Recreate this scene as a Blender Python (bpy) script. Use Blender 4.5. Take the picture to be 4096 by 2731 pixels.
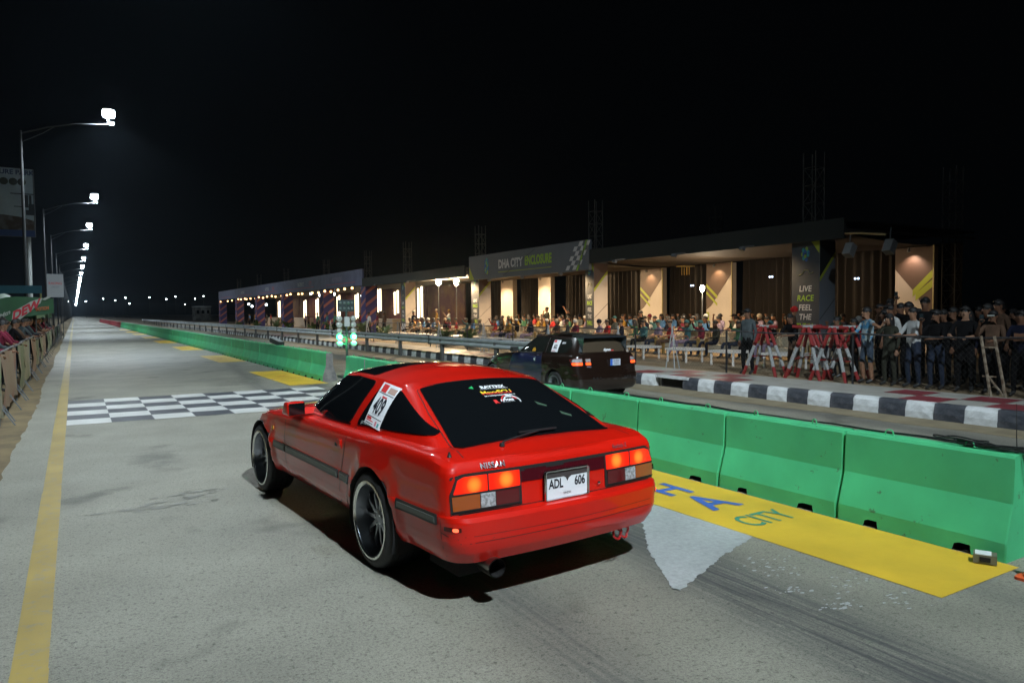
import bpy, bmesh, math, random
from mathutils import Vector, Matrix
from mathutils.bvhtree import BVHTree
random.seed(7)
PI=math.pi
scene=bpy.context.scene
for o in list(bpy.data.objects): bpy.data.objects.remove(o)
C=scene.collection
# ------------------------------------------------------------------ camera, world, exposure
CAM_H=1.66881
def cam_axes(pitch,roll,yaw):
    f=Vector((math.sin(yaw)*math.cos(pitch),math.cos(yaw)*math.cos(pitch),-math.sin(pitch)))
    r=Vector((math.cos(yaw),-math.sin(yaw),0)); u=r.cross(f)
    return (math.cos(roll)*r+math.sin(roll)*u, -math.sin(roll)*r+math.cos(roll)*u, f)
cr,cu,cf=cam_axes(4.20100064e-02,-9.03540276e-03,5.46190546e-01)
cd=bpy.data.cameras.new('camera'); cam=bpy.data.objects.new('camera',cd); C.objects.link(cam)
cam.matrix_world=Matrix(((cr.x,cu.x,-cf.x,0),(cr.y,cu.y,-cf.y,0),(cr.z,cu.z,-cf.z,CAM_H),(0,0,0,1)))
cd.sensor_width=36; cd.lens=2878.39/4096*36; cd.clip_start=.05; cd.clip_end=4000
cd.dof.use_dof=False
scene.camera=cam
w=bpy.data.worlds.new('World'); scene.world=w; w.use_nodes=True
bgn=w.node_tree.nodes['Background']; bgn.inputs[0].default_value=(.45,.62,.8,1); bgn.inputs[1].default_value=.0007
scene.view_settings.view_transform='Standard'; scene.view_settings.look='None'
scene.view_settings.exposure=.75; scene.view_settings.gamma=1
def add_light(name,kind,loc,energy,color,parent=None,size=.3,target=None,angle=None,blend=.6):
    l=bpy.data.lights.new(name,kind); l.energy=energy; l.color=color
    if kind=='AREA': l.size=size
    else: l.shadow_soft_size=size
    if kind=='SPOT': l.spot_size=math.radians(angle or 120); l.spot_blend=blend
    o=bpy.data.objects.new(name,l); C.objects.link(o); o.location=loc
    if target is not None:
        o.rotation_euler=(Vector(target)-Vector(loc)).to_track_quat('-Z','Y').to_euler()
    if parent:
        o.parent=parent; o.matrix_parent_inverse=Matrix.Translation(-parent.location)
    return o
COLD=(.80,.93,1.0); WARM=(1.0,.70,.38)
# ------------------------------------------------------------------ materials
M={}
def mat(name,col,rough=.6,metal=0,emit=None,es=0,coat=0,noise=None,bump=None,spec=.5,alpha=1,trans=0):
    if name in M: return M[name]
    m=bpy.data.materials.new(name); m.use_nodes=True; nt=m.node_tree; b=nt.nodes['Principled BSDF']
    b.inputs['Base Color'].default_value=(*col,1); b.inputs['Roughness'].default_value=rough
    b.inputs['Metallic'].default_value=metal; b.inputs['Specular IOR Level'].default_value=spec
    b.inputs['Coat Weight'].default_value=coat; b.inputs['Coat Roughness'].default_value=.04
    b.inputs['Transmission Weight'].default_value=trans
    if emit: b.inputs['Emission Color'].default_value=(*emit,1); b.inputs['Emission Strength'].default_value=es
    if noise:   # (scale, other colour, contrast lo, hi)
        sc,c2,lo,hi=noise
        tc=nt.nodes.new('ShaderNodeTexCoord'); n=nt.nodes.new('ShaderNodeTexNoise'); n.inputs['Scale'].default_value=sc; n.inputs['Detail'].default_value=6
        r=nt.nodes.new('ShaderNodeValToRGB'); r.color_ramp.elements[0].position=lo; r.color_ramp.elements[1].position=hi
        r.color_ramp.elements[0].color=(*col,1); r.color_ramp.elements[1].color=(*c2,1)
        nt.links.new(tc.outputs['Object'],n.inputs['Vector']); nt.links.new(n.outputs['Fac'],r.inputs['Fac']); nt.links.new(r.outputs['Color'],b.inputs['Base Color'])
    if bump:
        sc,st=bump
        tc=nt.nodes.new('ShaderNodeTexCoord'); n=nt.nodes.new('ShaderNodeTexNoise'); n.inputs['Scale'].default_value=sc; n.inputs['Detail'].default_value=8
        bp=nt.nodes.new('ShaderNodeBump'); bp.inputs['Strength'].default_value=st; bp.inputs['Distance'].default_value=.01
        nt.links.new(tc.outputs['Object'],n.inputs['Vector']); nt.links.new(n.outputs['Fac'],bp.inputs['Height']); nt.links.new(bp.outputs['Normal'],b.inputs['Normal'])
    M[name]=m; return m
# ------------------------------------------------------------------ mesh helpers
class MB:
    def __init__(s): s.v=[]; s.f=[]; s.m=[]; s.sm=[]
    def add(s,vs,fs,mi=0,smooth=False):
        n=len(s.v); s.v+= [tuple(v) for v in vs]
        for f in fs: s.f.append(tuple(i+n for i in f)); s.m.append(mi); s.sm.append(smooth)
        return s
    def box(s,c,d,mi=0,rot=None,taper=1):
        hx,hy,hz=d[0]/2,d[1]/2,d[2]/2
        vs=[Vector((sx*hx*(taper if sz>0 else 1),sy*hy*(taper if sz>0 else 1),sz*hz)) for sz in(-1,1) for sy in(-1,1) for sx in(-1,1)]
        if rot is not None: vs=[rot@v for v in vs]
        vs=[v+Vector(c) for v in vs]
        return s.add(vs,[(0,2,3,1),(4,5,7,6),(0,1,5,4),(2,6,7,3),(0,4,6,2),(1,3,7,5)],mi)
    def bar(s,a,b,w,h=None,mi=0):
        a=Vector(a);b=Vector(b);h=h or w;d=b-a;q=d.to_track_quat('Z','Y').to_matrix()
        return s.box((a+b)/2,(w,h,d.length),mi,q)
    def tube(s,pts,rad,n=8,mi=0,caps=True,closed=False):
        pts=[Vector(p) for p in pts]; rr=rad if isinstance(rad,(list,tuple)) else [rad]*len(pts)
        vs=[];fs=[];up=None
        for i,p in enumerate(pts):
            if closed: t=(pts[(i+1)%len(pts)]-pts[i-1]).normalized()
            else: t=(pts[min(i+1,len(pts)-1)]-pts[max(i-1,0)]).normalized()
            if up is None:
                up=Vector((0,0,1)) if abs(t.z)<.9 else Vector((1,0,0))
            a=t.cross(up).normalized(); b=a.cross(t).normalized(); up=b
            for k in range(n):
                an=2*PI*k/n; vs.append(p+a*math.cos(an)*rr[i]+b*math.sin(an)*rr[i])
        L=len(pts)
        for i in range(L if closed else L-1):
            j=(i+1)%L
            for k in range(n):
                k2=(k+1)%n; fs.append((i*n+k,i*n+k2,j*n+k2,j*n+k))
        if caps and not closed: fs.append(tuple(range(n-1,-1,-1))); fs.append(tuple((L-1)*n+k for k in range(n)))
        return s.add(vs,fs,mi,True)
    def lathe(s,prof,n=24,mi=0,axis='z',c=(0,0,0),rot=None):
        vs=[];fs=[];L=len(prof)
        for k in range(n):
            a=2*PI*k/n
            for r,h in prof:
                v=Vector((r*math.cos(a),r*math.sin(a),h))
                if axis=='y': v=Vector((v.x,v.z,v.y))
                if axis=='x': v=Vector((v.z,v.x,v.y))
                if rot is not None: v=rot@v
                vs.append(v+Vector(c))
        for k in range(n):
            k2=(k+1)%n
            for i in range(L-1): fs.append((k*L+i,k2*L+i,k2*L+i+1,k*L+i+1))
        return s.add(vs,fs,mi,True)
    def prism(s,poly,h0,h1,axis='z',mi=0):
        n=len(poly)
        def P(a,b,h):
            return (a,b,h) if axis=='z' else ((h,a,b) if axis=='x' else (a,h,b))
        vs=[P(a,b,h0) for a,b in poly]+[P(a,b,h1) for a,b in poly]
        fs=[tuple(range(n-1,-1,-1)),tuple(range(n,2*n))]+[(i,(i+1)%n,n+(i+1)%n,n+i) for i in range(n)]
        return s.add(vs,fs,mi)
    def sheet(s,poly,z,mi=0): return s.add([(a,b,z) for a,b in poly],[tuple(range(len(poly)))],mi)
    def ball(s,c,r,n=10,mi=0,sc=(1,1,1)):
        vs=[];fs=[];R=n//2
        for i in range(R+1):
            t=PI*i/R
            for k in range(n):
                a=2*PI*k/n; vs.append((c[0]+r*sc[0]*math.sin(t)*math.cos(a),c[1]+r*sc[1]*math.sin(t)*math.sin(a),c[2]+r*sc[2]*math.cos(t)))
        for i in range(R):
            for k in range(n): fs.append((i*n+k,(i+1)*n+k,(i+1)*n+(k+1)%n,i*n+(k+1)%n))
        return s.add(vs,fs,mi,True)
    def mesh(s,name,mats,fix=True,sharp=35):
        me=bpy.data.meshes.new(name); me.from_pydata([tuple(v) for v in s.v],[],s.f)
        for m in (mats if isinstance(mats,(list,tuple)) else [mats]): me.materials.append(m)
        me.polygons.foreach_set('material_index',s.m); me.polygons.foreach_set('use_smooth',s.sm)
        if fix:
            bm=bmesh.new(); bm.from_mesh(me); bmesh.ops.remove_doubles(bm,verts=bm.verts,dist=1e-5); bmesh.ops.recalc_face_normals(bm,faces=bm.faces); bm.to_mesh(me); bm.free()
        if any(s.sm): me.set_sharp_from_angle(angle=math.radians(sharp))
        me.update(); return me
    def build(s,name,mats,parent=None,loc=None,fix=True,**k):
        return link(name,s.mesh(name,mats,fix),parent,loc,**k)
def link(name,me,parent=None,loc=None,rot=None,kind=None):
    o=bpy.data.objects.new(name,me); C.objects.link(o)
    if parent: o.parent=parent
    if loc is not None: o.location=loc
    if rot is not None: o.rotation_euler=rot
    if kind: o['kind']=kind
    return o
def thing(name,label,cat,loc=(0,0,0),rz=0,group=None,scale=None):
    o=bpy.data.objects.new(name,None); C.objects.link(o); o.location=loc; o.rotation_euler=(0,0,rz); o.empty_display_size=.1
    if scale: o.scale=(scale,)*3 if not isinstance(scale,tuple) else scale
    o['label']=label; o['category']=cat
    if group: o['group']=group
    return o
def tag(o,label,cat,group=None):
    o['label']=label; o['category']=cat
    if group: o['group']=group
    return o
def struct(o): o['kind']='structure'; return o
CH={}
def children(o): return CH.get(o.name) or [c for c in bpy.data.objects if c.parent==o]
def dup(root,loc=None,rz=None,label=None,group=None):
    kids=children(root); CH[root.name]=kids
    r=root.copy(); C.objects.link(r)
    if loc is not None: r.location=loc
    if rz is not None: r.rotation_euler=(0,0,rz)
    if label: r['label']=label
    if group: r['group']=group
    for k in kids:
        g=children(k); CH[k.name]=g
        c=k.copy(); C.objects.link(c); c.parent=r
        for q in g: d=q.copy(); C.objects.link(d); d.parent=c
    return r
def text_geo(txt,size,bold=0,shear=0,spacing=1.0,extrude=0,align='CENTER',sx=1):
    cu=bpy.data.curves.new('t','FONT'); cu.body=txt; cu.size=size; cu.offset=bold; cu.shear=shear; cu.space_character=spacing; cu.extrude=extrude
    cu.align_x=align; cu.align_y='CENTER'; cu.resolution_u=3
    o=bpy.data.objects.new('t',cu); C.objects.link(o)
    dg=bpy.context.evaluated_depsgraph_get(); me=o.evaluated_get(dg).to_mesh()
    vs=[(v.co.x*sx,v.co.y,v.co.z) for v in me.vertices]; fs=[tuple(p.vertices) for p in me.polygons]
    o.evaluated_get(dg).to_mesh_clear(); bpy.data.objects.remove(o); bpy.data.curves.remove(cu)
    return vs,fs
def text_plane(name,txt,size,m,origin,ax,ay,parent=None,**k):
    """flat lettering on the plane through origin spanned by unit vectors ax, ay"""
    vs,fs=text_geo(txt,size,**k); o=Vector(origin); ax=Vector(ax); ay=Vector(ay)
    mb=MB(); mb.add([o+ax*v[0]+ay*v[1] for v in vs],fs)
    return mb.build(name,m,parent,fix=False)
def interp(x,pts):
    if x<=pts[0][0]: return pts[0][1]
    for (a,b),(c,d) in zip(pts,pts[1:]):
        if x<=c:
            t=(x-a)/(c-a) if c>a else 0; t=t*t*(3-2*t)*.35+t*.65
            return b+(d-b)*t
    return pts[-1][1]
def smooth_poly(poly,r=.04,n=4):
    out=[];N=len(poly)
    for i in range(N):
        a,b,c=Vector(poly[i-1]),Vector(poly[i]),Vector(poly[(i+1)%N])
        rr=r[i] if isinstance(r,(list,tuple)) else r
        d1=min(rr,(a-b).length*.45); d2=min(rr,(c-b).length*.45)
        p=b+(a-b).normalized()*d1; q=b+(c-b).normalized()*d2
        if rr<=0: out.append(tuple(b)); continue
        for k in range(n+1):
            t=k/n; out.append(tuple((1-t)**2*p+2*t*(1-t)*b+t*t*q))
    return out
# ------------------------------------------------------------------ car building
PAINT=mat('red_car_paint',(.56,.008,.002),.42,coat=1,spec=.15,noise=(3,(.50,.008,.003),.3,.7))
GLASS=mat('dark_tinted_glass',(.004,.005,.006),.05,spec=.6,coat=.3)
BLACKR=mat('black_rubber',(.012,.012,.013),.55,bump=(90,.3))
TRIM=mat('black_plastic_trim',(.018,.018,.018),.38)
GAP=mat('dark_gap',(.004,.003,.003),.8)
CHROME=mat('bright_metal',(.75,.77,.8),.14,1)
DKMETAL=mat('gunmetal_rim',(.30,.32,.36),.30,.9)
RIMLIP=mat('polished_rim_lip',(.82,.83,.80),.22,1)
WELL=mat('wheel_well_black',(.008,.008,.008),.9)
WHITE=mat('white_print',(.75,.77,.8),.5)
REDP=mat('red_print',(.6,.03,.03),.5); YELP=mat('yellow_print',(.75,.6,.03),.5); GRNP=mat('green_print',(.02,.4,.12),.5)
INK=mat('black_ink',(.012,.012,.02),.5)
def ring_shell(levels,zfun,nside=44,half=True):
    """closed shell from plan rings. levels: (tag, xr, xf, w, rr, rf, bow) ; zfun(level index,x)->z ; last level collapses to the centre line"""
    rows=[]
    for li,L in enumerate(levels):
        xr,xf,wfun,rr,rf,bow,ys=L
        pts=[]
        def wf(x): return wfun(x) if callable(wfun) else wfun
        # rear half edge, corner, side, front corner, front edge
        wR=wf(xr+rr); wF=wf(xf-rf)
        for k in range(6): y=(wR-rr)*k/6; pts.append((xr+bow*(y/wR)**2,y))
        for k in range(8):
            a=PI/2*k/8; pts.append((xr+bow*((wR-rr)/wR)**2+rr-rr*math.cos(a)-0*bow, wR-rr+rr*math.sin(a)))
        for k in range(nside):
            xs0=xr+rr+bow*((wR-rr)/wR)**2; xx=xs0+(xf-rf-xs0)*k/nside; pts.append((xx,wf(xx)))
        for k in range(9):
            a=PI/2*k/9; pts.append((xf-rf+rf*math.sin(a)-.0,wF-rf*.75+rf*.75*math.cos(a)))
        for k in range(7): y=(wF-rf*.75)*(1-k/6); pts.append((xf+.04*(1-(y/wF)**2),y))
        rows.append([(p[0],p[1]*ys,zfun(li,p[0],p[1]*ys/max(wf(p[0]),.01))) for p in pts])
    return rows
def flare(v,centers,amt=.022,R=.36,wd=.085):
    x,y,z=v
    for cx,cz in centers:
        r=math.hypot(x-cx,z-cz); t=1-abs(r-R)/wd
        if t>0 and z>cz-.15: y+=amt*t*t*(3-2*t)
        elif r<R: y+=amt
    return (x,y,z)
def half_to_mesh(mb,rows,mi=0,closebottom=True):
    n=len(rows[0]); L=len(rows)
    for s in (1,-1):
        vs=[(v[0],v[1]*s,v[2]) for r in rows for v in r]; fs=[]
        for i in range(L-1):
            for k in range(n-1):
                f=(i*n+k,i*n+k+1,(i+1)*n+k+1,(i+1)*n+k); fs.append(f if s>0 else f[::-1])
        mb.add(vs,fs,mi,True)
        if closebottom:   # bottom strip to the centre line
            r=rows[0]; b=[(v[0],0,v[2]) for v in r]
            vv=[(v[0],v[1]*s,v[2]) for v in r]+b
            mb.add(vv,[(k,k+1,n+k+1,n+k) if s<0 else (k+1,k,n+k,n+k+1) for k in range(n-1)],mi,False)
def clean(me,sharp=28):
    bm=bmesh.new(); bm.from_mesh(me); bmesh.ops.remove_doubles(bm,verts=bm.verts,dist=2e-4)
    bmesh.ops.dissolve_degenerate(bm,edges=bm.edges,dist=1e-5); bmesh.ops.recalc_face_normals(bm,faces=bm.faces)
    bm.to_mesh(me); bm.free(); me.set_sharp_from_angle(angle=math.radians(sharp)); me.update()
def boolean_cut(me,cutter_mb,cmat):
    a=bpy.data.objects.new('a',me); C.objects.link(a)
    cm=cutter_mb.mesh('cut',[cmat]); b=bpy.data.objects.new('b',cm); C.objects.link(b)
    md=a.modifiers.new('b','BOOLEAN'); md.operation='DIFFERENCE'; md.solver='EXACT'; md.object=b; md.material_mode='TRANSFER'
    dg=bpy.context.evaluated_depsgraph_get(); r=bpy.data.meshes.new_from_object(a.evaluated_get(dg))
    bpy.data.objects.remove(a); bpy.data.objects.remove(b); return r
def refine_rows(rows,k=4,lin_x=-.80):
    """more rows between the levels: smooth along the sides, straight at the tail where the bumper steps"""
    out=[]; L=len(rows)
    for i in range(L-1):
        for j in range(k):
            t=j/k; row=[]
            for c in range(len(rows[0])):
                p1=rows[i][c];p2=rows[i+1][c];p0=rows[max(i-1,0)][c];p3=rows[min(i+2,L-1)][c]
                lin=[p1[q]+(p2[q]-p1[q])*t for q in range(3)]
                w=max(0,min(1,(p1[0]-lin_x)/.12)) if i<L-5 else 0
                h=1e-9
                cr=[.5*(2*p1[q]+(-p0[q]+p2[q])*t+(2*p0[q]-5*p1[q]+4*p2[q]-p3[q])*t*t+(-p0[q]+3*p1[q]-3*p2[q]+p3[q])*t**3) for q in range(3)]
                row.append((lin[0],lin[1]+(cr[1]-lin[1])*w,lin[2]))
            out.append(row)
    out.append(rows[-1]); return out
def cut_arches(me,wheels,ymin=.45):
    """open the wheel arches by removing faces and easing their rim onto the circle; wheels=[(x,z,R)]"""
    bm=bmesh.new(); bm.from_mesh(me); kill=[]
    for f in bm.faces:
        c=f.calc_center_median()
        if abs(c.y)<ymin: continue
        for x,z,R in wheels:
            if math.hypot(c.x-x,c.z-z)<R: kill.append(f); break
    bmesh.ops.delete(bm,geom=kill,context='FACES')
    for v in bm.verts:
        if not v.is_boundary: continue
        for x,z,R in wheels:
            d=math.hypot(v.co.x-x,v.co.z-z)
            if abs(v.co.y)>ymin and d<R*1.25 and v.co.z>.262:
                v.co.x=x+(v.co.x-x)*R/d; v.co.z=z+(v.co.z-z)*R/d
    bm.to_mesh(me); bm.free(); me.update()
def arch_liner(parent,x,z,R,s,y0,y1):
    q=MB(); n=26; vs=[]
    for i in range(n+1):
        a=math.radians(-25+230*i/n); cx,cz=x+R*math.cos(a),z+R*math.sin(a)
        vs+=[(x+(R+.001)*math.cos(a),s*y1,z+(R+.001)*math.sin(a)),(x+(R-.006)*math.cos(a),s*(y1-.012),z+(R-.006)*math.sin(a)),(x+(R+.004)*math.cos(a),s*(y1-.03),z+(R+.004)*math.sin(a)),(cx,s*y0,cz),(x,s*y0,z)]
    q.add(vs,[(5*i+j,5*i+j+1,5*i+j+6,5*i+j+5) for i in range(n) for j in range(4)],0)
    return q.build('wheel_well',WELL,parent,fix=False)
class Skin:
    def __init__(s,me):
        bm=bmesh.new(); bm.from_mesh(me); bm.faces.ensure_lookup_table(); s.t=BVHTree.FromBMesh(bm); bm.free()
    def hit(s,axis,sgn,a,b,far=6,deflt=None):
        if axis=='y': o=Vector((a,far*sgn,b)); d=Vector((0,-sgn,0))
        elif axis=='x': o=Vector((far*sgn,a,b)); d=Vector((-sgn,0,0))
        else: o=Vector((a,b,far*sgn)); d=Vector((0,0,-sgn))
        h=s.t.ray_cast(o,d)
        if h[0] is None:
            h=s.t.find_nearest(deflt if deflt else o+d*far); return h[0],Vector((0,sgn,0)) if axis=='y' else (Vector((sgn,0,0)) if axis=='x' else Vector((0,0,sgn)))
        return h[0],h[1] if h[1].dot(d)<0 else -h[1]
def decal(name,skin,poly,axis,sgn,off,m,parent,res=.06,r=.0,edge=.006,mi=None,nrm=None,smooth=True):
    """panel whose outline (2D on the plane across `axis`) is laid on the shell, raised by off, with a rim of its own"""
    if r: poly=smooth_poly(poly,r)
    bm=bmesh.new(); vs=[bm.verts.new((a,b,0)) for a,b in poly]
    f=bm.faces.new(vs); 
    xs=[p[0] for p in poly]; ys=[p[1] for p in poly]
    for lo,hi,no in ((min(xs),max(xs),(1,0,0)),(min(ys),max(ys),(0,1,0))):
        k=lo+res
        while k<hi-res*.3:
            bmesh.ops.bisect_plane(bm,geom=bm.verts[:]+bm.edges[:]+bm.faces[:],plane_co=(k*no[0],k*no[1],0),plane_no=no); k+=res
    bmesh.ops.triangulate(bm,faces=[f for f in bm.faces if len(f.verts)>4])
    top=[];bot=[]
    for v in bm.verts:
        h,n=skin.hit(axis,sgn,v.co.x,v.co.y)
        top.append(h+n*off); bot.append(h-n*edge)
    bm.verts.index_update(); mb=MB(); mb.add(top,[tuple(v.index for v in f.verts) for f in bm.faces],0,smooth)
    be=[(e.verts[0].index,e.verts[1].index) for e in bm.edges if len(e.link_faces)==1]
    n=len(top); idx=sorted({i for e in be for i in e}); mp={i:k for k,i in enumerate(idx)}
    mb.add([top[i] for i in idx]+[bot[i] for i in idx],[(mp[a],mp[b],len(idx)+mp[b],len(idx)+mp[a]) for a,b in be],0,False)
    bm.free(); me=mb.mesh(name,m)
    # normals outward: flip check
    bm=bmesh.new(); bm.from_mesh(me); bmesh.ops.recalc_face_normals(bm,faces=bm.faces)
    ax={'x':Vector((sgn,0,0)),'y':Vector((0,sgn,0)),'z':Vector((0,0,sgn))}[axis]
    tot=sum((f.normal.dot(ax)*f.calc_area() for f in bm.faces))
    if tot<0: bmesh.ops.reverse_faces(bm,faces=bm.faces)
    bm.to_mesh(me); bm.free(); me.set_sharp_from_angle(angle=math.radians(40))
    return link(name,me,parent)
def decal_path(name,skin,path,wd,axis,sgn,off,m,parent,res=.06,edge=.004):
    out=[];P=[Vector(p) for p in path];n=len(P)
    L=[];R=[]
    for i,p in enumerate(P):
        t=(P[min(i+1,n-1)]-P[max(i-1,0)]).normalized(); q=Vector((-t.y,t.x))*wd/2
        L.append(tuple(p+q)); R.append(tuple(p-q))
    return decal(name,skin,L+R[::-1],axis,sgn,off,m,parent,res,edge=edge)
def strips(name,skin,paths,wd,axis,sgn,off,m,parent,res=.05):
    """several thin strips joined (panel gaps)"""
    mb=MB()
    for path in paths:
        P=[]
        for a,b in zip(path,path[1:]):
            a=Vector(a);b=Vector(b);k=max(1,int((b-a).length/res))
            P+=[a.lerp(b,i/k) for i in range(k)]
        P.append(Vector(path[-1])); n=len(P); vs=[]
        for i,p in enumerate(P):
            t=(P[min(i+1,n-1)]-P[max(i-1,0)]).normalized(); q=Vector((-t.y,t.x))*wd/2
            for w in (p+q,p-q):
                h,nn=skin.hit(axis,sgn,w.x,w.y); vs.append(h+nn*off)
        mb.add(vs,[(2*i,2*i+1,2*i+3,2*i+2) for i in range(n-1)])
    return mb.build(name,m,parent,fix=False)
def text_on(name,skin,txt,size,m,parent,axis,sgn,pos,ang=0,off=.004,flip=1,**k):
    vs,fs=text_geo(txt,size,**k); out=[]; ca,sa=math.cos(ang),math.sin(ang)
    for v in vs:
        a=v[0]*ca-v[1]*sa; b=v[0]*sa+v[1]*ca
        h,n=skin.hit(axis,sgn,pos[0]+a*flip,pos[1]+b); out.append(h+n*off)
    mb=MB(); mb.add(out,fs); return mb.build(name,m,parent,fix=False)
def make_wheel(name,parent,x,y,side,R=.318,rim=.25,wdt=.24,spokes=10,rimm=None,lipm=None,drop=.0):
    """wheel part > tyre, rim, spokes"""
    z=R
    t=MB(); h=wdt/2; s=side
    prof=[(rim,-h),(rim+.02,-h-.006),(R-.022,-h+.004),(R-.006,-h+.022),(R,-h+.045),(R,h-.045),(R-.006,h-.022),(R-.022,h-.004),(rim+.02,h+.006),(rim,h)]
    t.lathe(prof,48,0,'y')
    for k in (-.05,0,.05): t.lathe([(R+.001,k-.004),(R+.0015,k),(R+.001,k+.004)],48,1,'y')
    wt=t.build(name,[BLACKR,GAP],parent,(x,y-s*h,z),fix=False)
    rm=MB()
    o=s*h
    pr=[(rim+.004,o-.001*s),(rim+.006,o+.007*s),(rim-.008,o+.009*s),(rim-.018,o-.002*s)]
    rm.lathe(pr,48,1,'y')
    rm.lathe([(rim-.018,o-.002*s),(rim-.03,o-.05*s),(rim-.04,o-.085*s),(rim-.045,-o+.01*s)],48,0,'y')
    rm.build('rim',[DKMETAL if rimm is None else rimm,RIMLIP if lipm is None else lipm],wt,fix=False)
    sp=MB(); dz=o-.075*s
    for k in range(spokes):
        a=2*PI*k/spokes; ca,sa=math.cos(a),math.sin(a); px,pz=-sa,ca
        w0,w1=.016,.009
        vs=[]
        for rr,ww,yy in ((.045,w0,dz+.01*s),(rim*.6,w1,dz+.018*s),(rim-.036,w1*1.5,dz)):
            for sg in(-1,1):
                for dd in(0,-.025*s): vs.append((rr*ca+sg*ww*px,yy+dd,rr*sa+sg*ww*pz))
        fs=[]
        for q in range(2):
            b=q*4; fs+=[(b,b+4,b+6,b+2),(b+1,b+3,b+7,b+5),(b,b+1,b+5,b+4),(b+2,b+6,b+7,b+3)]
        sp.add(vs,fs)
    sp.lathe([(0,dz+.02*s),(.03,dz+.02*s),(.055,dz+.012*s),(.06,dz-.03*s)],20,0,'y')
    for k in range(5):
        a=2*PI*k/5; sp.ball((.042*math.cos(a),dz+.018*s,.042*math.sin(a)),.008,6,1)
    sp.lathe([(0,dz-.06*s),(.14,dz-.06*s),(.142,dz-.075*s)],28,0,'y')
    sp.build('spokes',[DKMETAL if rimm is None else rimm,CHROME],wt,fix=False)
    return wt
def sym(poly): return [(a,-b) for a,b in poly]
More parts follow.
